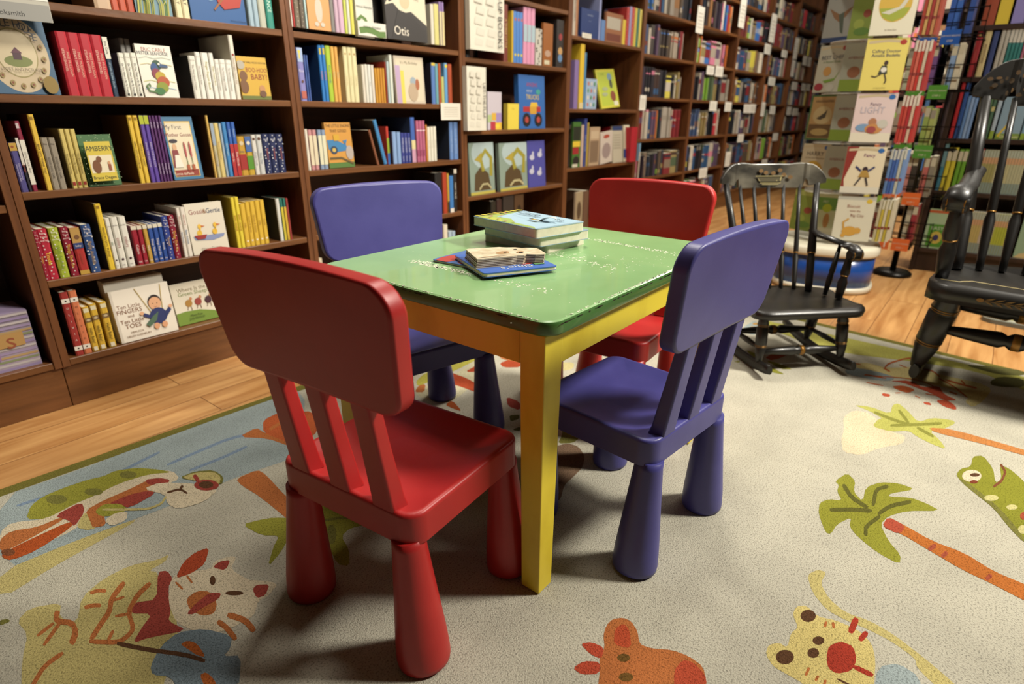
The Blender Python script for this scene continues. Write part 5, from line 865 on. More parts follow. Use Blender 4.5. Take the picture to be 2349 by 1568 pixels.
row(RKF, .748, 6, [(489, 524, 333, '9c2024', 'tall red book', dict(depth=.2)), (532, 570, 340, '24447c', 'dark blue book', dict(depth=.18, spine=sp(('d', '5c7ca8')))), (574, 604, 470, '5878a4', 'mid blue book', dict(depth=.16)), (606, 636, 482, '7c94b4', 'pale blue book', dict(depth=.16)), (638, 668, 488, '6c88b0', 'light blue book', dict(depth=.16)), (700, 735, 490, 'b4b0a4', 'white book', dict(depth=.16)), (744, 760, 500, '8c2c34', 'thin red book', dict(depth=.16)),
 (764, 800, 440, '4c6c4c', 'green book', dict(depth=.17, spine=sp(('d', '8c9c78')))), (804, 836, 440, '44604c', 'green book', dict(depth=.17, spine=sp(('b', .6, .7, 'b0a870')))), (848, 886, 480, '98a8b4', 'pale blue and green book', dict(depth=.17, spine=sp(('b', 0, .2, '7c9434')))),
 (902, 1118, 480, '6c8498', 'face-out blue sky book with yellow figure', dict(kind='f', art=lambda f: (f.rect(0, 0, 1, 1, '7890a0'), f.rect(0, 0, 1, .14, '6c8434'), f.text('Dr. Seuss', .58, .07, .015, 'c8c0a0', fit=.09), f.line([(.1, .06), (.2, .18), (.35, .3), (.45, .45)], .09, 'c0a830'), f.ell(.5, .52, .14, .07, 'a85c38'), f.ell(.52, .6, .12, .03, 'b8a034')))), (1128, 1172, 480, '7090a4', 'blue grey book', dict(depth=.17, spine=sp(('b', 0, .15, '7c9434'))))], W('third highest', DBK), gD('third highest'))
row(RKF, .463, 6, [(366, 400, 888, '346878', 'tall teal book', dict(depth=.19, spine=sp(('b', .5, 1, '5c7c80')))), (404, 445, 935, 'b4a830', 'yellow book with white numeral', dict(depth=.17, spine=sp(('b', .7, .95, 'b0a890'), ('b', 0, .1, 'a89434')))), (449, 490, 935, 'b4a830', 'yellow book with white numeral', dict(depth=.17, spine=sp(('b', .7, .95, 'b0a890')))), (502, 540, 950, '5c8c28', 'green book with white numeral', dict(depth=.17, spine=sp(('b', .72, .95, 'b0a890')))), (544, 582, 950, '5c8c28', 'green book with white numeral', dict(depth=.17, spine=sp(('b', .72, .95, 'b0a890')))),
 (640, 672, 945, '8c2430', 'red book with white top', dict(depth=.17, spine=sp(('b', .75, 1, 'b8b0a0')))), (676, 716, 945, '8c2430', 'red book with gold lettering', dict(depth=.17, spine=sp(('b', .75, .97, 'b8b0a0'), ('t', 'DOODLES', .4, .45, 'b08c4c', .5))))], W('second lowest', DBK), gD('second lowest'))
def series(z, px0, px1, yt, step, crop, cols):
    s, ox, oy = CR[crop]; O = (RKF[0]+.012, RKF[1]); U = (0, -1)
    a = t_of(ox+px0/s, O, U, z); b = t_of(ox+px1/s, O, U, z); h = z_of(oy+yt/s, O[0], O[1]-a)-z; i = 0
    while a+step < min(b, 1.26):
        c = cols[int(i/5) % len(cols)]; sbook(RKF, z, a, a+step-.0008, h, c, [(0, .25, '74847c'), (.68, .82, 'b48c68'), (.82, .985, '98a090')], .15); a += step; i += 1
series(.463, 722, 2200, 952, .0125, 6, ['8c8854', 'a8a47c', 'a0a080', '948c4c', 'b0a044', '98889c'])
row(RKF, .128, 0, [(2112, 2158, 479, '5c8040', 'face-out green book reading EASY', dict(kind='f', back=4, art=lambda f: (f.rect(0, 0, 1, 1, '94a884'), f.rect(0, .9, 1, .97, 'a8542c'), f.rect(.16, .04, 1, .62, '447c24'), f.text('EASY', .58, .52, .02, 'b0b8a0', fit=.07), f.ell(.6, .28, .3, .16, 'b09c44', 24), f.ell(.6, .28, .14, .08, '2c2c54'))))], W('lowest', DBK), gD('lowest'))
series(.128, 2205, 2317, 485, .0118, 0, ['a8985c', 'a89c8c', '98a034'])
row(RKF, .128, 0, [(2322, 2385, 492, '7c9478', 'face-out pale green book, right of the spines', dict(kind='f', back=4, art=lambda f: (f.rect(0, 0, 1, 1, '7c9478'), f.rect(0, .93, 1, 1, 'a8542c'), f.poly([(0, 0), (1, 0), (1, .1), (.6, .16), (.2, .1)], 'b09c6c'), f.ell(.7, .4, .12, .1, '8c5c64'))))], W('lowest', DBK), gD('lowest'))
# background bookcase, far behind the displays
r = empty('tall_bookcase', (6.6, 1.0, FZ), radians(-90))
for a in (0, 1.0, 2.0): MB().box(a, a+.03, 0, .3, 0, 2.2, BLACKWOOD).build('side_panel', r)
MB().box(.031, 1.999, .288, .3, 0, 2.19, BLACKWOOD).build('back_panel', r)
for z in [.1+.32*i for i in range(7)]:
    for a in (.031, 1.031): MB().box(a, a+.968, .004, .287, z-.024, z, BLACKWOOD).build('shelf', r)
    for a in (.04, 1.04):
        x = a
        while x < a+.9:
            w = rr.uniform(.02, .05); sbook((6.6, 1.0, radians(-90)), z+FZ, x, x+w-.001, rr.uniform(.2, .27), rr.choice(MD+DK+BR_), [(.6, .8, rr.choice(MD+BR_))], .15); x += w
tag(r, 'tall dark bookcase far back, seen in gaps between the book displays', 'bookcase')

# ------------------------------------------------------------------ round book spinner with blue drum
WHITE = noise_mat('cream_white_laminate', 'c8c2ae', 'd2ccb8', rough=.35); BLUE = noise_mat('royal_blue_laminate', '16408c', '1b4896', rough=.3, coat=.2)
ACR = bpy.data.materials.new('clear_acrylic'); ACR.use_nodes = True; b_ = ACR.node_tree.nodes['Principled BSDF']; b_.inputs['Base Color'].default_value = (.8, .78, .7, 1); b_.inputs['Roughness'].default_value = .15; b_.inputs['Alpha'].default_value = .38
SX, SY = 3.60, .655
sp_r = empty('book_spinner', (SX, SY, FZ))
def sq(r, z, n=48, p=3.0):
    P = []
    for i in range(n):
        t = 2*pi*i/n; c_, s_ = cos(t), sin(t); k = (abs(c_)**p+abs(s_)**p)**(-1/p); P.append((r*k*c_*.92, r*k*s_*.92, z))
    return P
def turn(P, a): ca, sa = cos(a), sin(a); return [(x*ca-y*sa, x*sa+y*ca, z) for x, y, z in P]
A0 = radians(12)
def drum(lv, m, name): B = MB(); B.loops([turn(sq(r, z), A0) for r, z in lv], m); return B.build(name, sp_r)
drum([(.262, .0), (.275, .006), (.278, .026), (.272, .034), (.262, .035)], WHITE, 'lower_rim')
drum([(.265, .0355), (.265, .190)], BLUE, 'drum_panel')
drum([(.265, .1905), (.278, .194), (.281, .205), (.279, .230), (.270, .240), (.25, .244), (.0, .245)], WHITE, 'upper_rim')
MB().lathe((0, 0, .246), (0, 0, 1.75), [(0, .022), (1, .022)], mat('9c9a94', .3, .6)).build('post', sp_r)
TZS = [.262, .500, .742, .975, 1.208, 1.44]
for z in TZS:
    B = MB(); B.loops([turn(sq(.17, zz), A0) for zz in (z-FZ-.012, z-FZ-.008)], ACR, smooth=False); B.build('acrylic_tray', sp_r)
def face_book(cx, cy, z, ang, w, h, col, art, desc, back=3, thick=.006, grp='readers on the round book spinner', place='on the book spinner', n=1):
    # front of the cover faces the direction ang (world degrees)
    a = radians(ang); rz = a+pi/2; ux, uy = cos(rz), sin(rz)
    for i in range(1):
        Ox = cx-ux*w/2-cos(a)*.010*i; Oy = cy-uy*w/2-sin(a)*.010*i
        book((Ox, Oy, rz), z, 0, w, h-.003*i, col if i == 0 else ['9c3430', 'a8a080', '8c7c50'][i % 3], setback=0, kind='f', back=back, art=art if i == 0 else None, thick=thick, desc=(desc if i == 0 else 'thin reader '+['directly', 'second'][min(i-1, 1)]+' behind the '+desc)+',', place=place, group=grp)
def ribbon(f, c): f.poly([(.05, .9), (.5, .93), (.95, .9), (.95, .95), (.5, .98), (.05, .95)], 'b0a080'); f.ell(.86, .92, .08, .05, c)
def A_dino(f): f.rect(0, 0, 1, 1, '8c8c84'); f.rect(0, 0, 1, .1, '2c3c5c'); f.poly([(.1, .7), (.5, .55), (.9, .7), (.7, .5), (.5, .4), (.3, .5)], '7c5c40'); f.poly([(.45, .55), (.6, .2), (.7, .15), (.62, .6)], '4c5448'); f.text('DINOSAUR', .55, .9, .016, '4c6c7c', fit=.1)
def A_dog(f): f.rect(0, 0, 1, 1, 'c8c2ac'); f.ell(.5, .58, .38, .34, 'b89840', 30); f.poly([(.14, .5), (.86, .5), (.75, .33), (.5, .25), (.25, .33)], '8c9438'); f.poly([(.2, .42), (.6, .52), (.8, .78), (.85, .74), (.7, .5), (.4, .38)], 'b8b4a4'); f.ell(.55, .82, .1, .05, 'c8c2ac'); f.text('SHAGGY DOG', .5, .96, .012, '6c3428', fit=.1); f.text('by Gene Zion', .5, .1, .006, '6c5c44', fit=.05)
def A_chef(f): f.rect(0, 0, 1, 1, 'a8a490'); ribbon(f, '8c3430'); f.text('The', .5, .82, .008, '2c3444'); f.text('BEST CHEF', .5, .74, .018, '2c3444', fit=.12); f.text('in Second Grade', .5, .65, .01, '4c6c34', fit=.1); f.ell(.4, .45, .14, .1, 'b08448'); f.poly([(.3, .25), (.7, .3), (.85, .48), (.7, .25), (.4, .2)], '6c8c34'); f.ell(.2, .12, .16, .08, '8c2c34'); f.ell(.6, .1, .14, .08, 'b0ac9c')
def A_amel(f): f.rect(0, 0, 1, 1, 'c8b860'); ribbon(f, '983428'); f.text('Calling Doctor', .5, .76, .014, '28345c', fit=.13); f.text('Amelia Bedelia', .5, .68, .014, '28345c', fit=.13); f.ell(.55, .53, .05, .045, '3c2c28'); f.poly([(.4, .32), (.62, .32), (.58, .48), (.46, .48)], '2c3430'); f.ell(.52, .4, .07, .05, 'c8c4b8'); f.line([(.48, .32), (.35, .26), (.25, .28)], .03, '3c342c'); f.line([(.56, .32), (.62, .2), (.6, .13)], .03, '3c342c'); f.text('by Herman Parish', .5, .05, .005, '5c5434', fit=.05)
def A_bird(f): f.rect(0, 0, 1, 1, '3c5c30'); f.rect(.06, .04, .94, .96, '9c7c4c'); f.ell(.5, .55, .34, .2, 'a89468', 24); f.rect(.08, .05, .92, .35, '5c4424'); f.poly([(.3, .48), (.55, .6), (.65, .68), (.62, .5), (.45, .45)], '3c3424'); f.ell(.5, .18, .32, .08, '9c8450'); f.text('GRASSHOPPER', .5, .86, .012, '4c3824', fit=.1)
def A_pink(f): f.rect(0, 0, 1, 1, 'c4b0ac'); f.rect(0, 0, 1, .2, 'c8c0ac'); ribbon(f, '2c5c94'); f.text('Fancy', .5, .78, .015, '6c5c6c', fit=.08); f.text('LIGHT', .45, .66, .03, 'a8a0a8', fit=.1); f.ell(.5, .42, .1, .08, '9c6c4c'); f.ell(.3, .3, .2, .08, '6c88a4'); f.ell(.55, .28, .22, .1, 'b07c48'); f.ell(.75, .38, .13, .09, 'b0aca0'); f.ell(.5, .26, .12, .07, '8c4040')
def A_harry(f): f.rect(0, 0, 1, 1, 'b4a88c'); ribbon(f, '2c4c84'); f.text('HARRY', .5, .78, .022, '2c2420', fit=.12); f.text('and the Lady Next Door', .5, .68, .008, '5c4c3c', fit=.11); f.ell(.5, .35, .36, .26, 'b08c34', 28); f.ell(.45, .42, .1, .08, 'b8b09c'); f.ell(.6, .25, .14, .1, 'b8b09c')
def A_vamp(f): f.rect(0, 0, 1, 1, 'c8bca0'); f.poly([(0, 0), (.12, 0), (.05, .3), (.2, .7), (.3, 1), (0, 1)], '7c2c24'); f.rect(0, 0, 1, .14, 'c0bcac'); ribbon(f, '2c5c94'); f.text('Fancy', .6, .82, .016, '7c4c6c', fit=.1); f.ell(.55, .52, .07, .06, '2c1c24'); f.poly([(.4, .35), (.7, .35), (.62, .5), (.48, .5)], '9c7c3c'); f.line([(.45, .48), (.3, .58)], .05, '28305c'); f.line([(.62, .48), (.78, .58)], .05, '28305c'); f.line([(.48, .35), (.35, .17)], .04, '241c24'); f.line([(.6, .35), (.68, .17)], .04, '241c24')
def A_bisc(f): f.rect(0, 0, 1, 1, 'c0bca8'); f.rect(0, .92, 1, 1, 'a8a89c'); f.ell(.83, .9, .08, .05, 'c0a434'); f.text('Biscuit', .45, .78, .016, '8c5444', fit=.09); f.text('visits the', .5, .68, .01, '8c5444', fit=.07); f.text('Big City', .58, .58, .014, '8c6454', fit=.09); f.ell(.45, .22, .2, .11, 'b88c3c'); f.ell(.65, .24, .1, .07, 'b88c3c'); f.line([(.28, .28), (.25, .42), (.38, .5)], .05, 'b88c3c'); f.ell(.3, .12, .06, .05, 'b88c3c')
def A_green(f): f.rect(0, 0, 1, 1, '7c8c3c'); f.rect(0, .85, 1, .96, '9ca45c'); f.ell(.6, .5, .15, .08, '8c4434'); f.ell(.35, .3, .2, .1, '94a048'); f.ell(.5, .15, .3, .08, '5c7c34')
def A_brown(f): f.rect(0, 0, 1, 1, 'a8a880'); f.rect(0, .6, 1, .9, '5c8438'); f.text('PET', .4, .8, .012, 'b8b8a4'); f.ell(.5, .65, .2, .1, '9ca828'); f.ell(.55, .35, .13, .18, '9c6c34'); f.rect(0, 0, 1, .18, 'b8b090')
def A_mid(f): f.rect(0, 0, 1, 1, '9c9c8c'); f.rect(0, 0, 1, .25, '7c9034'); f.ell(.5, .4, .25, .12, '8c5c40'); f.text('AMERICA', .5, .7, .012, '7c2c28', fit=.08)
MAIN = [(A_bisc, 'white reader with golden puppy', 'c0bca8', '9c8c3c'), (A_vamp, 'white reader with red curtain and dancing figure', 'c8bca0', '3c5894'), (A_pink, 'pink and cream reader with crowd of toys', 'c4b0ac', '8c2c30'), (A_amel, 'yellow reader titled Calling Doctor', 'c8b860', '8c2c30'), (A_dog, 'white reader with dog in yellow circle', 'c8c2ac', '6c3c34')]
LEFT = [(A_green, 'green reader with small red figure', '7c8c3c'), (A_harry, 'tan reader titled HARRY', 'b4a88c'), (A_bird, 'brown reader with bird in dark frame', '3c5c30'), (A_chef, 'grey reader titled BEST CHEF', 'a8a490'), (A_dino, 'grey dinosaur reader', '8c8c84')]
LV = ['lowest', 'second lowest', 'third', 'fourth', 'fifth']
NMAIN = 196
for i, (a_, d_, c_, e_) in enumerate(MAIN):
    z = TZS[i]; p = 'on the '+LV[i]+' tier of the spinner'
    face_book(3.447, .530+.003*(i-2), z, NMAIN, .172, .222, c_, a_, d_, place=p, n=3)
    la, ld, lc = LEFT[i]; face_book(3.60, .795, z, 160, .155, .222, lc, la, ld, place=p, n=2)
    face_book(3.53, .672, z, 178, .115, .218, ['9ca070', 'a8b0a8', 'b0a890', '8ca0a8', 'a85c44'][i], [A_brown, A_mid, A_mid, A_mid, A_green][i], 'narrow face-out reader between the two wider ones', place=p, n=1)
    for k in range(5):
        # the stack in the next pocket shows its spines
        cc = [['b8b090', 'b0a040', 'c0b8a0', 'a89838', 'c0b8a0'], ['5c7cac', '3c5894', '4868a4', 'b0b0a0', '6c88b4'], ['a83830', 'b0483c', '9c2c30', 'c0a890', 'a83430'], ['a04034', 'b86050', 'a8342c', 'b8ac94', '9c3434'], ['94382c', 'b09058', '8c3430', 'a87c50', '9c4c3c']][i][k]
        top = ['c0bca8', 'b8b8ac', 'c4bcac', 'c0b8a8', 'a89880'][i]
        book((3.50, .425-.0125*k, 0), z, 0, .011, .212, cc, setback=0, depth=.15) if 0 else \
        sbook((3.505+.006*k, .432-.0135*k, radians(-90)), z, 0, .0115, .212-.004*(k % 2), cc, [(.78, 1, top), (.3, .36, '7c3430')], .13, 0)
face_book(3.455, .530, TZS[5], NMAIN, .172, .222, 'b8a890', A_mid, 'cream reader', place='on the top tier of the spinner')
tag(sp_r, 'round book spinner with royal blue drum base and white rims behind the small rocker', 'book spinner')

# ------------------------------------------------------------------ black wire rack with level signs
WIRE = mat('16130f', .35, .6)
wr = empty('wire_rack', (4.06, .36, FZ))
MB().lathe((0, 0, 0), (0, 0, .03), [(0, .10), (.5, .10), (1, .08), (1, .03)], WIRE, 28).build('foot', wr)
MB().lathe((0, 0, .031), (0, 0, 1.85), [(0, .016), (1, .016)], WIRE).build('pole', wr)
WT = [(.205, 'd0642c', '1'), (.455, 'd0642c', '1'), (.70, '4c8430', '2'), (.99, '4c8430', '2'), (1.24, '1c4c94', '')]
for i, (z, sc, t) in enumerate(WT):
    zz = z-FZ
    B = MB()
    for yy in (-.147, .0, .147):
        B.box(-.15, .15, yy-.003, yy+.003, zz-.012, zz-.006, WIRE)
    for xx in (-.147, 0, .147): B.box(xx-.003, xx+.003, -.147, .147, zz-.006, zz, WIRE)
    for h in (.05, .11): 
        B.box(-.155, -.15, -.15, .15, zz+h, zz+h+.005, WIRE)
    for yy in (-.15, -.05, .05, .146): B.box(-.155, -.15, yy, yy+.004, zz-.01, zz+.12, WIRE)
    B.build('wire_tier', wr)
    pal = [['6c3428', 'b0a890', '8c2c34', 'b8b0a0', '5c4438'], ['3c342c', '9c9484', 'a85c54', '7c7464', 'b87c74'], ['8c9c50', '9ca45c', '5c6c34', 'a8a474', '8c9044'], ['b0b094', '9c98b0', '7c94b4', 'c0b8a0', '6c4c7c'], ['24488c', '2c5498', '8ca4bc', '24407c', '3c5c9c']][i]
    for k in range(9):
        y0 = .143-.0262*k; w = .023
        if (k*5+i*3) % 7 < 4: sbook((4.06-.143, .36+y0, radians(-90)), z+.001, 0, w, .20+.006*((k*7) % 3), pal[k % 5], [(.75, .95, 'b0a890' if k % 3 else '8c8474')], .14, 0)
    for s_, yy in ((0, .075), (1, -.02)):
        y0 = .36+yy
        B = MB(); B.box(0, .0025, -.041, .041, 0, .066, mat(sc, .4)); f = Face(B, (0, .041, 0), (0, -1, 0), (0, 0, 1), .082, .066)
        if t and s_ == 0: f.text(t, .75, .5, .045, 'd8d0c0'); f.text('STEP', .3, .62, .012, 'c0a890', fit=.05)
        else: f.text('STEP INTO READING', .5, .6, .010, 'c0b8a0', fit=.1); f.text('STEP '+t, .5, .25, .009, 'c8c0a8')
        o = B.build('level_sign', loc=(4.06-.160, y0, z-.045)); tag(o, f"small {['orange', 'orange', 'green', 'green', 'blue'][i]} level sign, {['left', 'right'][s_]} one of the pair under wire rack tier {['one', 'two', 'three', 'four', 'five'][i]}", 'sign', 'level signs on the black wire rack')
tag(wr, 'black wire rack on round foot between the book spinner and dark bookcase', 'rack')
# pockets with covers facing out at the end of the dark bookcase
er = empty('end_display', (4.345, .345, FZ))
B = MB()
for z in [.22+.245*i for i in range(6)]: B.box(0, .30, -.012, .035, z-FZ-.008, z-FZ, BLACKWOOD); B.box(0, .30, .033, .035, z-FZ, z-FZ+.03, WIRE)
B.box(0, .3, -.02, -.0125, .1, 1.8, BLACKWOOD); B.build('pocket_rail', er)
tag(er, 'dark narrow display of face-out books on the end of the dark bookcase', 'display')
EC = [('4c2420', 'dark red'), ('2c2428', 'black violet'), ('54302c', 'red brown'), ('3c342c', 'dark grey brown'), ('b89420', 'bright yellow'), ('8c5c54', 'pink and red')]
for i, (c_, n_) in enumerate(EC):
    z = .22+.245*i
    for j in range(2):
        art = (lambda c: (lambda f: (f.rect(0, 0, 1, 1, c), f.ell(.5, .5, .3, .2, '7c6c5c' if c != 'b89420' else '7c2c20'), f.rect(.1, .8, .9, .93, '2c3c64' if c == 'b89420' else '8c7c6c'))))(c_)
        a = radians(100); w = .135
        book((4.482+.145*j, .362, pi), z, 0, w, .20, c_, setback=0, kind='f', thick=.012, art=art, desc=n_+' face-out book,', place=['nearer', 'farther'][j]+' one on end display pocket '+['one', 'two', 'three', 'four', 'five', 'six'][i]+' from the floor', group='books on the end display')

# ------------------------------------------------------------------ rocking chairs
BLK = noise_mat('worn_black_enamel', '0f0d0b', '1c1915', (1, 1, 1), .42, 8, 6, .02, 60, .3, .7, coat=.1); CRESTM = noise_mat('rubbed_black_enamel', '2a2721', '6c675a', (1, 1, 1.6), .38, 7, 8, .02, 60, .38, .66, coat=.1)
GOLD = mat('8c6428', .35, .5); GOLDL = mat('a89868', .4, .2)
def rocker(loc, rz, P, label):
    r = empty('rocking_chair', (loc[0], loc[1], 0), rz); hw, D, zs, th = P['hw'], P['D'], P['zs'], P['th']
    # seat: scooped plank with a rolled front edge
    B = MB(); Ls = []; n = 26
    def sec(x):
        e = abs(x)/hw; cut = .03*max(0, (e-.75)/.25)**2*P['s']; sc = .5*(1+cos(pi*min(1, e)))*.012
        y0 = cut; y1 = D-.06*P['s']*e**2; roll = P['roll']
        L = [(x, y0-.006, zs-th-roll*.6), (x, y0-.012, zs-th*.5-roll*.3), (x, y0-.006, zs-.006), (x, y0+.012, zs), (x, y0+.05, zs-.004-sc*.6), (x, y0+(y1-y0)*.6, zs-.006-sc), (x, y1-.03, zs+.002), (x, y1, zs+.003), (x, y1+.004, zs-th*.5), (x, y1-.006, zs-th), (x, y0+.06, zs-th), (x, y0+.02, zs-th-roll*.3)]
        return L
    for i in range(n+1): Ls.append(sec(-hw+2*hw*i/n))
    B.loops(Ls, BLK)
    B.build('seat', r)
    if P.get('gold'):
        B = MB(); f = Face(B, (-hw, -.0128, zs-th-P['roll']*.5), (1, 0, 0), (0, 0, 1), 2*hw, th+P['roll']*.4)
        for i in range(9):
            u = .30+.045*i; f.poly([(u, .5), (u+.02, .62), (u+.05, .7), (u+.03, .55)], '8c6c34'); f.poly([(u, .44), (u+.02, .3), (u+.045, .22), (u+.03, .38)], '74582c')
        f.ell(.28, .48, .018, .12, '8c6428'); f.line([(.30, .47), (.72, .47)], .004, '74582c'); B.build('gold_leaf_spray', r)
        B = MB(); B.sweep([(-hw+.03, .05, zs+.001), (-hw+.08, .05, zs+.0005), (-hw+.09, .07, zs), (-hw+.11, .09, zs), (hw*.5, .08, zs-.004), (hw-.08, .07, zs)], .0012, GOLDL, 6); B.build('gold_line', r)
    ct, cb, cy, chw = P['ct'], P['cb'], P['cy'], P['chw']; k = P['nsp']; lean = P.get('lean', 0)
    # crest rail: curved, scrolled ends, scalloped below
    B = MB(); Ls = []; n = 56
    for i in range(n+1):
        x = -1+2*i/n; e = abs(x)
        zt = ct-(ct-cb)*(.06*e**2+ (.0 if e < .72 else .55*((e-.72)/.28)**2.2)) + (.012*P['s']*sin(pi*(e-.35)/.5) if .35 < e < .85 else 0)*.5
        nb = P['notch']; zb_ = cb
        if abs(e-nb) < .085: zb_ = cb+(ct-cb)*.34*math.sqrt(max(0, 1-((e-nb)/.085)**2))
        elif e > nb: zb_ = cb+.012*P['s']*(e-nb)/.3
        if e < nb: zb_ = cb-(ct-cb)*.08
        if zt < zb_+.01: zt = zb_+.01
        y = cy-.035*P['s']*(x*x); w = .009*P['s']; tl = .12
        Ls.append([(x*chw, y-w, zb_), (x*chw, y-w+tl*(zt-zb_), zt), (x*chw, y+w+tl*(zt-zb_), zt), (x*chw, y+w, zb_)])
    B.loops(Ls, CRESTM if P['stencil'] == 'basket' else BLK, smooth=False); n0 = len(B.V)
    rr2 = random.Random(3); f = Face(B, (-chw, cy-.0095*P['s']-.001, cb), (1, 0, 0), (0, .12, .993), 2*chw, ct-cb)
    if P['stencil'] == 'basket':
        f.poly([(.36, .45), (.64, .45), (.6, .22), (.4, .22)], '5a5440'); 
        for i in range(7): f.poly([(.37+.037*i, .44), (.385+.037*i, .44), (.40+.033*i, .25), (.39+.033*i, .25)], 'a89c6c')
        f.line([(.35, .47), (.65, .47)], .006, 'a89c6c'); f.line([(.42, .1), (.58, .1)], .006, 'a89c6c'); f.line([(.4, .16), (.6, .16)], .005, 'a89c6c')
        for u, v in ((.45, .62), (.52, .6), (.4, .7), (.62, .52), (.68, .42), (.58, .72)): f.ell(u, v, .022, .09, '745834', 10)
    else:
        for i in range(60): f.ell(rr2.uniform(.06, .95), rr2.uniform(.15, .72), rr2.uniform(.004, .016), rr2.uniform(.02, .07), rr2.choice(['4c3820', '3c2e1c', '5c4426']), 7)
    B.V = B.V[:n0]+[(x, y-.002-.035*P['s']*(x/chw)**2, z) for x, y, z in B.V[n0:]]
    B.build('crest_rail', r, .003, 2)
    # posts and spindles
    bw, tw = P['bw'], P['tw']
    for i in range(k):
        e = -1+2*i/(k-1); post = i in (0, k-1); x0 = bw*e+P.get('bx', 0); x1 = tw*e; y0 = P['by']-P['bc']*e*e; y1 = cy-.035*P['s']*(x1/chw)**2
        q = P['s']*(.0125 if post else .0072); zt = cb+.012*P['s'] if post else cb+.010*P['s']
        MB().lathe((x0, y0, zs-.002), (x1, y1, zt), [(0, q), (.08, q*1.15), (.30, q*1.5 if not post else q*1.2), (.34, q*1.0), (.36, q*1.3), (.7, q), (1, q*.85)], BLK, 14, GOLD, [(.343, .352, q*1.2)]).build('post' if post else 'spindle', r)
    # arms
    za = P['za']
    for s in (-1, 1):
        pts = [(s*P['a0'], P['ay0'], za), (s*(P['a0']+.008), P['ay0']*.85, za-.012*P['s']), (s*(P['a1']-.004), P['ay0']*.55, za-.026*P['s']), (s*P['a1'], P['ay1']+.06*P['s'], za-.028*P['s']), (s*P['a1'], P['ay1']+.012, za-.030*P['s']), (s*P['a1'], P['ay1']-.012*P['s'], za-.042*P['s']), (s*P['a1'], P['ay1']-.016*P['s'], za-.062*P['s'])]
        w = .018*P['s']
        MB().sweep(pts, [(w*.8, w*.6), (w, w*.55), (w*1.1, w*.5), (w*1.2, w*.55), (w*1.3, w*.75), (w*1.3, w*.9), (w*1.1, w*.6)], BLK, 14).build('arm', r)
        MB().lathe((s*(P['a1']-.024*P['s']), P['ay1']-.004, za-.052*P['s']), (s*(P['a1']+.024*P['s']), P['ay1']-.004, za-.052*P['s']), [(0, .015*P['s']), (.1, .02*P['s']), (.9, .02*P['s']), (1, .015*P['s'])], BLK, 18, GOLD, [(.16, .22, .0208*P['s']), (.78, .84, .0208*P['s'])]).build('arm_scroll', r)
        b1, b2 = P['s1'], P['s2']; q = P['s']*.0125
        MB().lathe((s*b2[0], b2[1], zs-.003), (s*P['a1'], P['ay1']+.02, za-.045*P['s']), [(0, q), (.15, q*1.2), (.35, q*1.35), (.45, q*.9), (.55, q*1.3), (.85, q*.9), (1, q*.8)], BLK, 16, GOLD, [(.47, .49, q*1.1)]).build('arm_post', r)
        MB().lathe((s*b1[0], b1[1], zs-.003), (s*(P['a1']-.006), P['ay1']+.075*P['s'], za-.035*P['s']), [(0, q*.6), (.3, q*.9), (.45, q*.75), (.5, q*.9), (1, q*.5)], BLK, 14).build('arm_spindle', r)
    # legs, runners, stretchers
    lx, ly0, ly1, rx = P['lx'], P['ly0'], P['ly1'], P['rx']; rt = .020*P['s']
    Rr = P['R']; ym = (ly0+ly1)/2+.01
    zr = lambda y: Rr-math.sqrt(Rr*Rr-(y-ym)**2)
    for s in (-1, 1):
        pts = []; ya, yb_ = P['ry0'], P['ry1']
        for i in range(15):
            y = ya+(yb_-ya)*i/14; pts.append((s*rx, y, zr(y)+rt+.0015))
        MB().sweep(pts, [(.010*P['s'], rt*.8)]+[(.011*P['s'], rt)]*13+[(.009*P['s'], rt*.7)], BLK, 12).build('runner', r)
        q = .0165*P['s']*P.get('q', 1)
        for yy, top in ((ly0, P['lt0']), (ly1, P['lt1'])):
            zb2 = zr(yy)+rt*1.6; p0 = (s*rx, yy, zb2); p1 = (s*lx, top, zs-th+.003)
            MB().lathe(p0, p1, [(0, q*.6), (.1, q*.8), (.3, q*1.15), (.33, q*1.0), (.36, q*1.2), (.72, q*1.25), (.75, q*1.0), (.78, q*1.2), (.95, q*.9), (1, q*.85)], BLK, 18, GOLD, [(.325, .335, q*1.12), (.355, .365, q*1.22), (.745, .755, q*1.1), (.775, .785, q*1.22)]).build('leg', r)
        m0, m1 = .35, .35
        a_ = Vector((s*(rx+(lx-rx)*m0), ly0+(P['lt0']-ly0)*m0, zr(ly0)+(zs-zr(ly0))*m0)); b_2 = Vector((s*(rx+(lx-rx)*m0), ly1+(P['lt1']-ly1)*m0, zr(ly1)+(zs-zr(ly1))*m0))
        MB().lathe(a_, b_2, [(0, q*.4), (.5, q*.65), (1, q*.4)], BLK, 12).build('side_stretcher', r)
    for yy, tp, m0 in ((ly0, P['lt0'], P['fst']), (ly1, P['lt1'], P['fst']+.05)):
        xx = rx+(lx-rx)*m0; zz = zr(yy)+(zs-zr(yy))*m0; y2 = yy+(tp-yy)*m0; q = .0165*P['s']
        MB().lathe((-xx, y2, zz), (xx, y2, zz), [(0, q*.45), (.2, q*.8), (.4, q*1.05), (.44, q*.7), (.47, q*1.05), (.53, q*1.05), (.56, q*.7), (.6, q*1.05), (.8, q*.8), (1, q*.45)], BLK, 16, GOLD, [(.475, .525, q*1.1)]).build('stretcher', r)
    return tag(r, label, 'rocking chair', 'black stencilled rocking chairs')
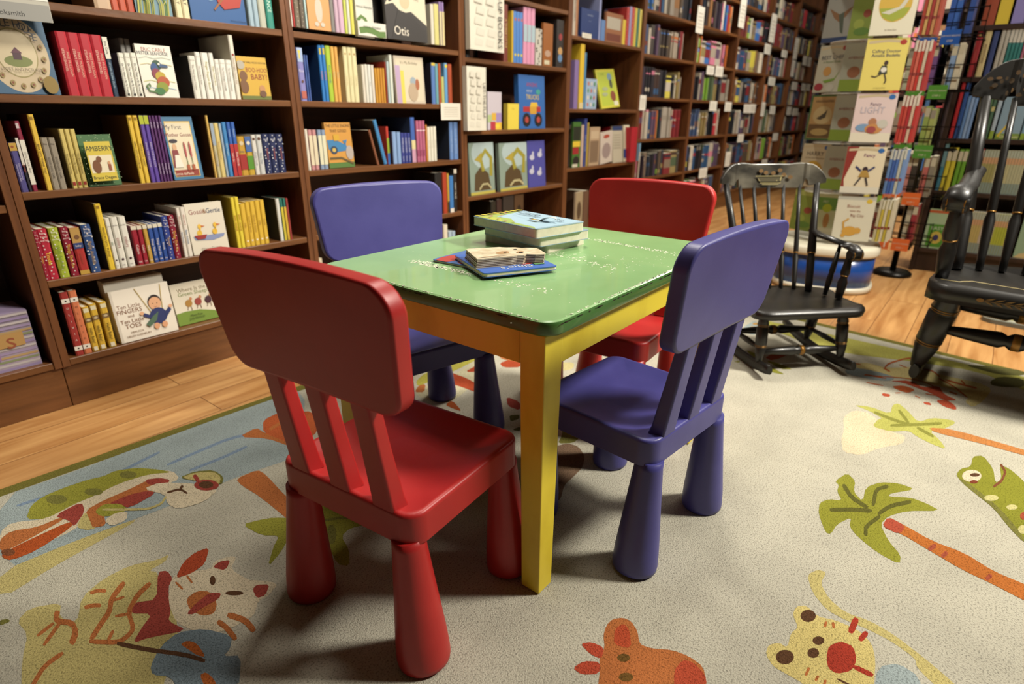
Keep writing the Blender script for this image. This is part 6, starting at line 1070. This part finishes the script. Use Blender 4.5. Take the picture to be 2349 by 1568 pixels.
rocker((2.158, .386), radians(-44.2), dict(s=1.0, hw=.205, D=.30, zs=.24, th=.030, roll=.004, cy=.42, chw=.212, ct=.690, cb=.607, notch=.63, nsp=7, bw=.132, tw=.185, bx=-.014, by=.272, bc=.045, za=.452, a0=.155, ay0=.33, a1=.198, ay1=.125, s1=(.149, .172), s2=(.172, .125), stencil='basket', lx=.15, rx=.157, ly0=.03, ly1=.24, lt0=.055, lt1=.2, R=.95, ry0=-.045, ry1=.40, fst=.3), 'small black rocking chair with stencilled basket crest, beside the blue-based book spinner')
rocker((2.25, -.16), radians(-93), dict(s=1.5, q=1.3, hw=.262, D=.42, zs=.37, th=.03, roll=.05, cy=.47, chw=.315, ct=1.035, cb=.905, notch=.62, nsp=8, bw=.215, tw=.275, by=.335, bc=.075, za=.690, a0=.235, ay0=.38, a1=.244, ay1=.06, s1=(.236, .17), s2=(.236, .105), gold=True, stencil='worn', lx=.19, rx=.236, ly0=.075, ly1=.36, lt0=.04, lt1=.32, R=1.2, ry0=.045, ry1=.62, fst=.55), 'large glossy black rocking chair with gold trim cut off by right edge')
# a small mat on the floor by the dark bookcase
B = MB(); cx, cy_ = 3.42, -.45
for ins, z0, z1, m in ((0, FZ+.0004, FZ+.018, mat('6c6c60', .8)), (.02, FZ+.018, FZ+.0185, mat('a8a894', .8)), (.05, FZ+.0186, FZ+.019, mat('8c8c44', .8)), (.07, FZ+.0191, FZ+.0195, mat('a8a488', .8))):
    B.loops([[(x, y, z) for x, y in rrect(-.14+ins, .14-ins, -.35+ins, .35-ins, .05-ins*.4)] for z in (z0, z1)], m, smooth=False)
tag(B.build('floor_mat', loc=(cx, cy_, 0), rotz=radians(-7)), 'small grey floor mat with green inner border behind the large rocking chair', 'mat')

# ------------------------------------------------------------------ books on the table
def flat_book(o, ang, w, l, z0, z1, cov, label, art=None, cover_t=.0016, edge=PAGE):
    """lies flat: corner o, width w along ang, length l at right angles to it (anticlockwise)"""
    B = MB(); t = cover_t; c = mat(cov, .3, 0, .3)
    R = lambda i: rrect(i, w-i, i, l-i, .008)
    B.loops([[(x, y, z) for x, y in R(0)] for z in (z0, z0+t)], c, smooth=False); B.loops([[(x, y, z) for x, y in R(0)] for z in (z1-t, z1)], c, smooth=False)
    B.box(0, w, 0, .0, z0, z0, c) if 0 else None
    if art: art(B, w, l, z1)
    ob = B.build('book', loc=(o[0], o[1], 0), rotz=radians(ang))
    P_ = MB(); P_.loops([[(x, y, z) for x, y in rrect(.0008, w-.0008, .0008, l-.0008, .0075)] for z in (z0+t, z1-t)], edge, smooth=False); P_.build('page_block', ob)
    return tag(ob, label, 'book', 'picture books lying on the green table')
flat_book((1.122, .787), -4, .150, .212, TZ+.0006, .5755, 'b8b49c', 'thick board book with pale page edges, lowest of the stack of three')
flat_book((1.088, .786), -12, .165, .215, .5762, .5985, '8ca0b0', 'thick board book in the middle of the stack of three on the table')
def bee(B, w, l, z):
    f = Face(B, (0, l, z), (0, -1, 0), (1, 0, 0), l, w)
    f.rect(.02, .02, .98, .98, '9cb8c8'); f.poly([(.02, .02), (.98, .02), (.9, .1), (.6, .12), (.4, .3), (.2, .25), (.12, .7), (.08, .9), (.02, .95)], '94a858'); f.poly([(.1, .02), (.5, .02), (.3, .2), (.15, .15)], 'a8b048')
    f.rect(.005, .02, .075, .98, '1c1a16')
    for i in range(8): f.poly([(.005, .03+.12*i), (.075, .06+.12*i), (.075, .12+.12*i), (.005, .09+.12*i)], 'd8c848')
    for u, v in ((.16, .2), (.2, .12), (.35, .1), (.5, .06), (.14, .5), (.6, .1), (.24, .3)): f.ell(u, v, .018, .022, 'a83c6c', 7)
    f.text('Little', .36, .76, .028, '24303c', fit=.075); f.text('ee', .84, .72, .022, '24303c', fit=.03)
    f.ell(.68, .42, .06, .04, 'b89838'); f.ell(.62, .42, .02, .04, '24201c'); f.ell(.7, .42, .012, .04, '24201c'); f.line([(.2, .62), (.3, .55), (.45, .5), (.55, .5)], .004, '5c7484')
flat_book((1.066, .781), -11, .160, .236, .5992, .6215, '9cb8c8', 'pale blue picture book with black and yellow striped edge, on top of stack', bee)
ob = [o for o in bpy.data.objects if o.get('label', '').startswith('pale blue picture book')][0]
B = MB(); pts = []
for i in range(9):
    a = i/8; pts.append([(.085+.004*sin(pi*a)+dx, .075-.06*a+0, .6218+.012*sin(pi*a*.8)) for dx in (-.012*sin(pi*min(1, a+.15)), .014*sin(pi*min(1, a+.15)))])
V = [p for q in pts for p in q]; B.add(V, [(2*i, 2*i+1, 2*i+3, 2*i+2) for i in range(8)], mat('c8ccc8', .4)); fl = B.build('wing_flap', ob); fl.modifiers.new('thickness', 'SOLIDIFY').thickness = .0008
def under_art(B, w, l, z):
    f = Face(B, (0, 0, z), (1, 0, 0), (0, 1, 0), w, l); f.rect(.01, .01, .99, .99, '4a6ca8'); f.ell(.25, .55, .22, .16, 'a83c34'); f.ell(.2, .85, .3, .12, 'a83c34'); f.ell(.75, .3, .2, .3, 'a8443c'); f.ell(.3, .5, .06, .04, 'c8a034')
flat_book((.900, .750), 3, .150, .186, TZ+.0006, .5612, '4a6ca8', 'thin blue and red board book, undermost beside the stack of three', under_art)
def elmo(B, w, l, z):
    f = Face(B, (w, l, z), (-1, 0, 0), (0, -1, 0), w, l); f.rect(.01, .01, .99, .99, '3a62b0'); f.rect(.0, .0, .3, .6, 'a84038'); f.ell(.3, .5, .25, .3, 'a83c34')
    f.text('Elmo’s', .5, .86, .019, 'c8ccd0', fit=.07); f.text('Mommy', .58, .72, .02, 'c8ccd0', fit=.085); f.rect(.1, .78, .24, .86, '5c8c5c')
flat_book((.842, .740), -27.3, .163, .180, .5618, .5705, '3a62b0', 'blue board book with upside-down white title, under the dog-shaped book', elmo)
# dog shaped board book, cut along the outline of a dog's head
OUT = [(.866, .779), (.905, .757), (.932, .741), (.944, .738), (.956, .729), (.966, .731), (.976, .714), (.990, .702), (1.000, .706), (1.010, .722), (1.020, .735), (1.028, .752), (1.018, .768), (1.008, .776), (1.004, .792), (.990, .806), (.984, .820), (.927, .860), (.918, .858)]
B = MB(); z = .5708; ccx = sum(p[0] for p in OUT)/len(OUT); ccy = sum(p[1] for p in OUT)/len(OUT)
cream = noise_mat('cream_print', 'b8a888', 'd8ccb0', (8, 8, 1), .4, 6); brn = mat('3a2016', .6)
ob = B
for i in range(6):
    sc = 1-.004*((i*5) % 3)
    L = [(ccx+(x-ccx)*sc-.0008*(5-i), ccy+(y-ccy)*sc) for x, y in OUT]; m = cream
    B.loops([[(x, y, z) for x, y in L], [(x, y, z+.0019) for x, y in L]], m, smooth=False)
    B.loops([[(x+.0004, y, z+.0019) for x, y in L], [(x+.0004, y, z+.0031) for x, y in L]], brn if i < 5 else cream, smooth=False); z += .0031
for (x, y, rx_, ry_, c) in ((.955, .775, .0065, .004, '3a2418'), (.985, .760, .006, .004, '3a2418'), (.965, .745, .008, .006, '3a2820'), (.94, .775, .018, .012, 'a8845c')):
    pass
f = Face(B, (0, 0, z), (1, 0, 0), (0, 1, 0), 1, 1); f.ell(.945, .778, .018, .012, 'a8845c'); f.ell(.952, .776, .0055, .0035, '241810'); f.ell(.985, .776, .005, .0035, '241810'); f.ell(.972, .752, .010, .007, 'b08c64'); f.ell(.970, .748, .006, .004, '2c1c14'); f.poly([(.872, .782), (.92, .757), (.935, .749), (.925, .757), (.885, .78)], '8c6440'); f.line([(.905, .80), (.935, .785)], .001, '9c8464'); f.line([(.91, .806), (.94, .79)], .001, '9c8464')
tag(B.build('board_book'), 'die-cut dog-shaped board book with brown and cream layers, on the blue book', 'book')
o = ST.build('far_books'); tag(o, 'rows of many small books on the far bookcases and pastel series spines', 'books', kind='stuff')
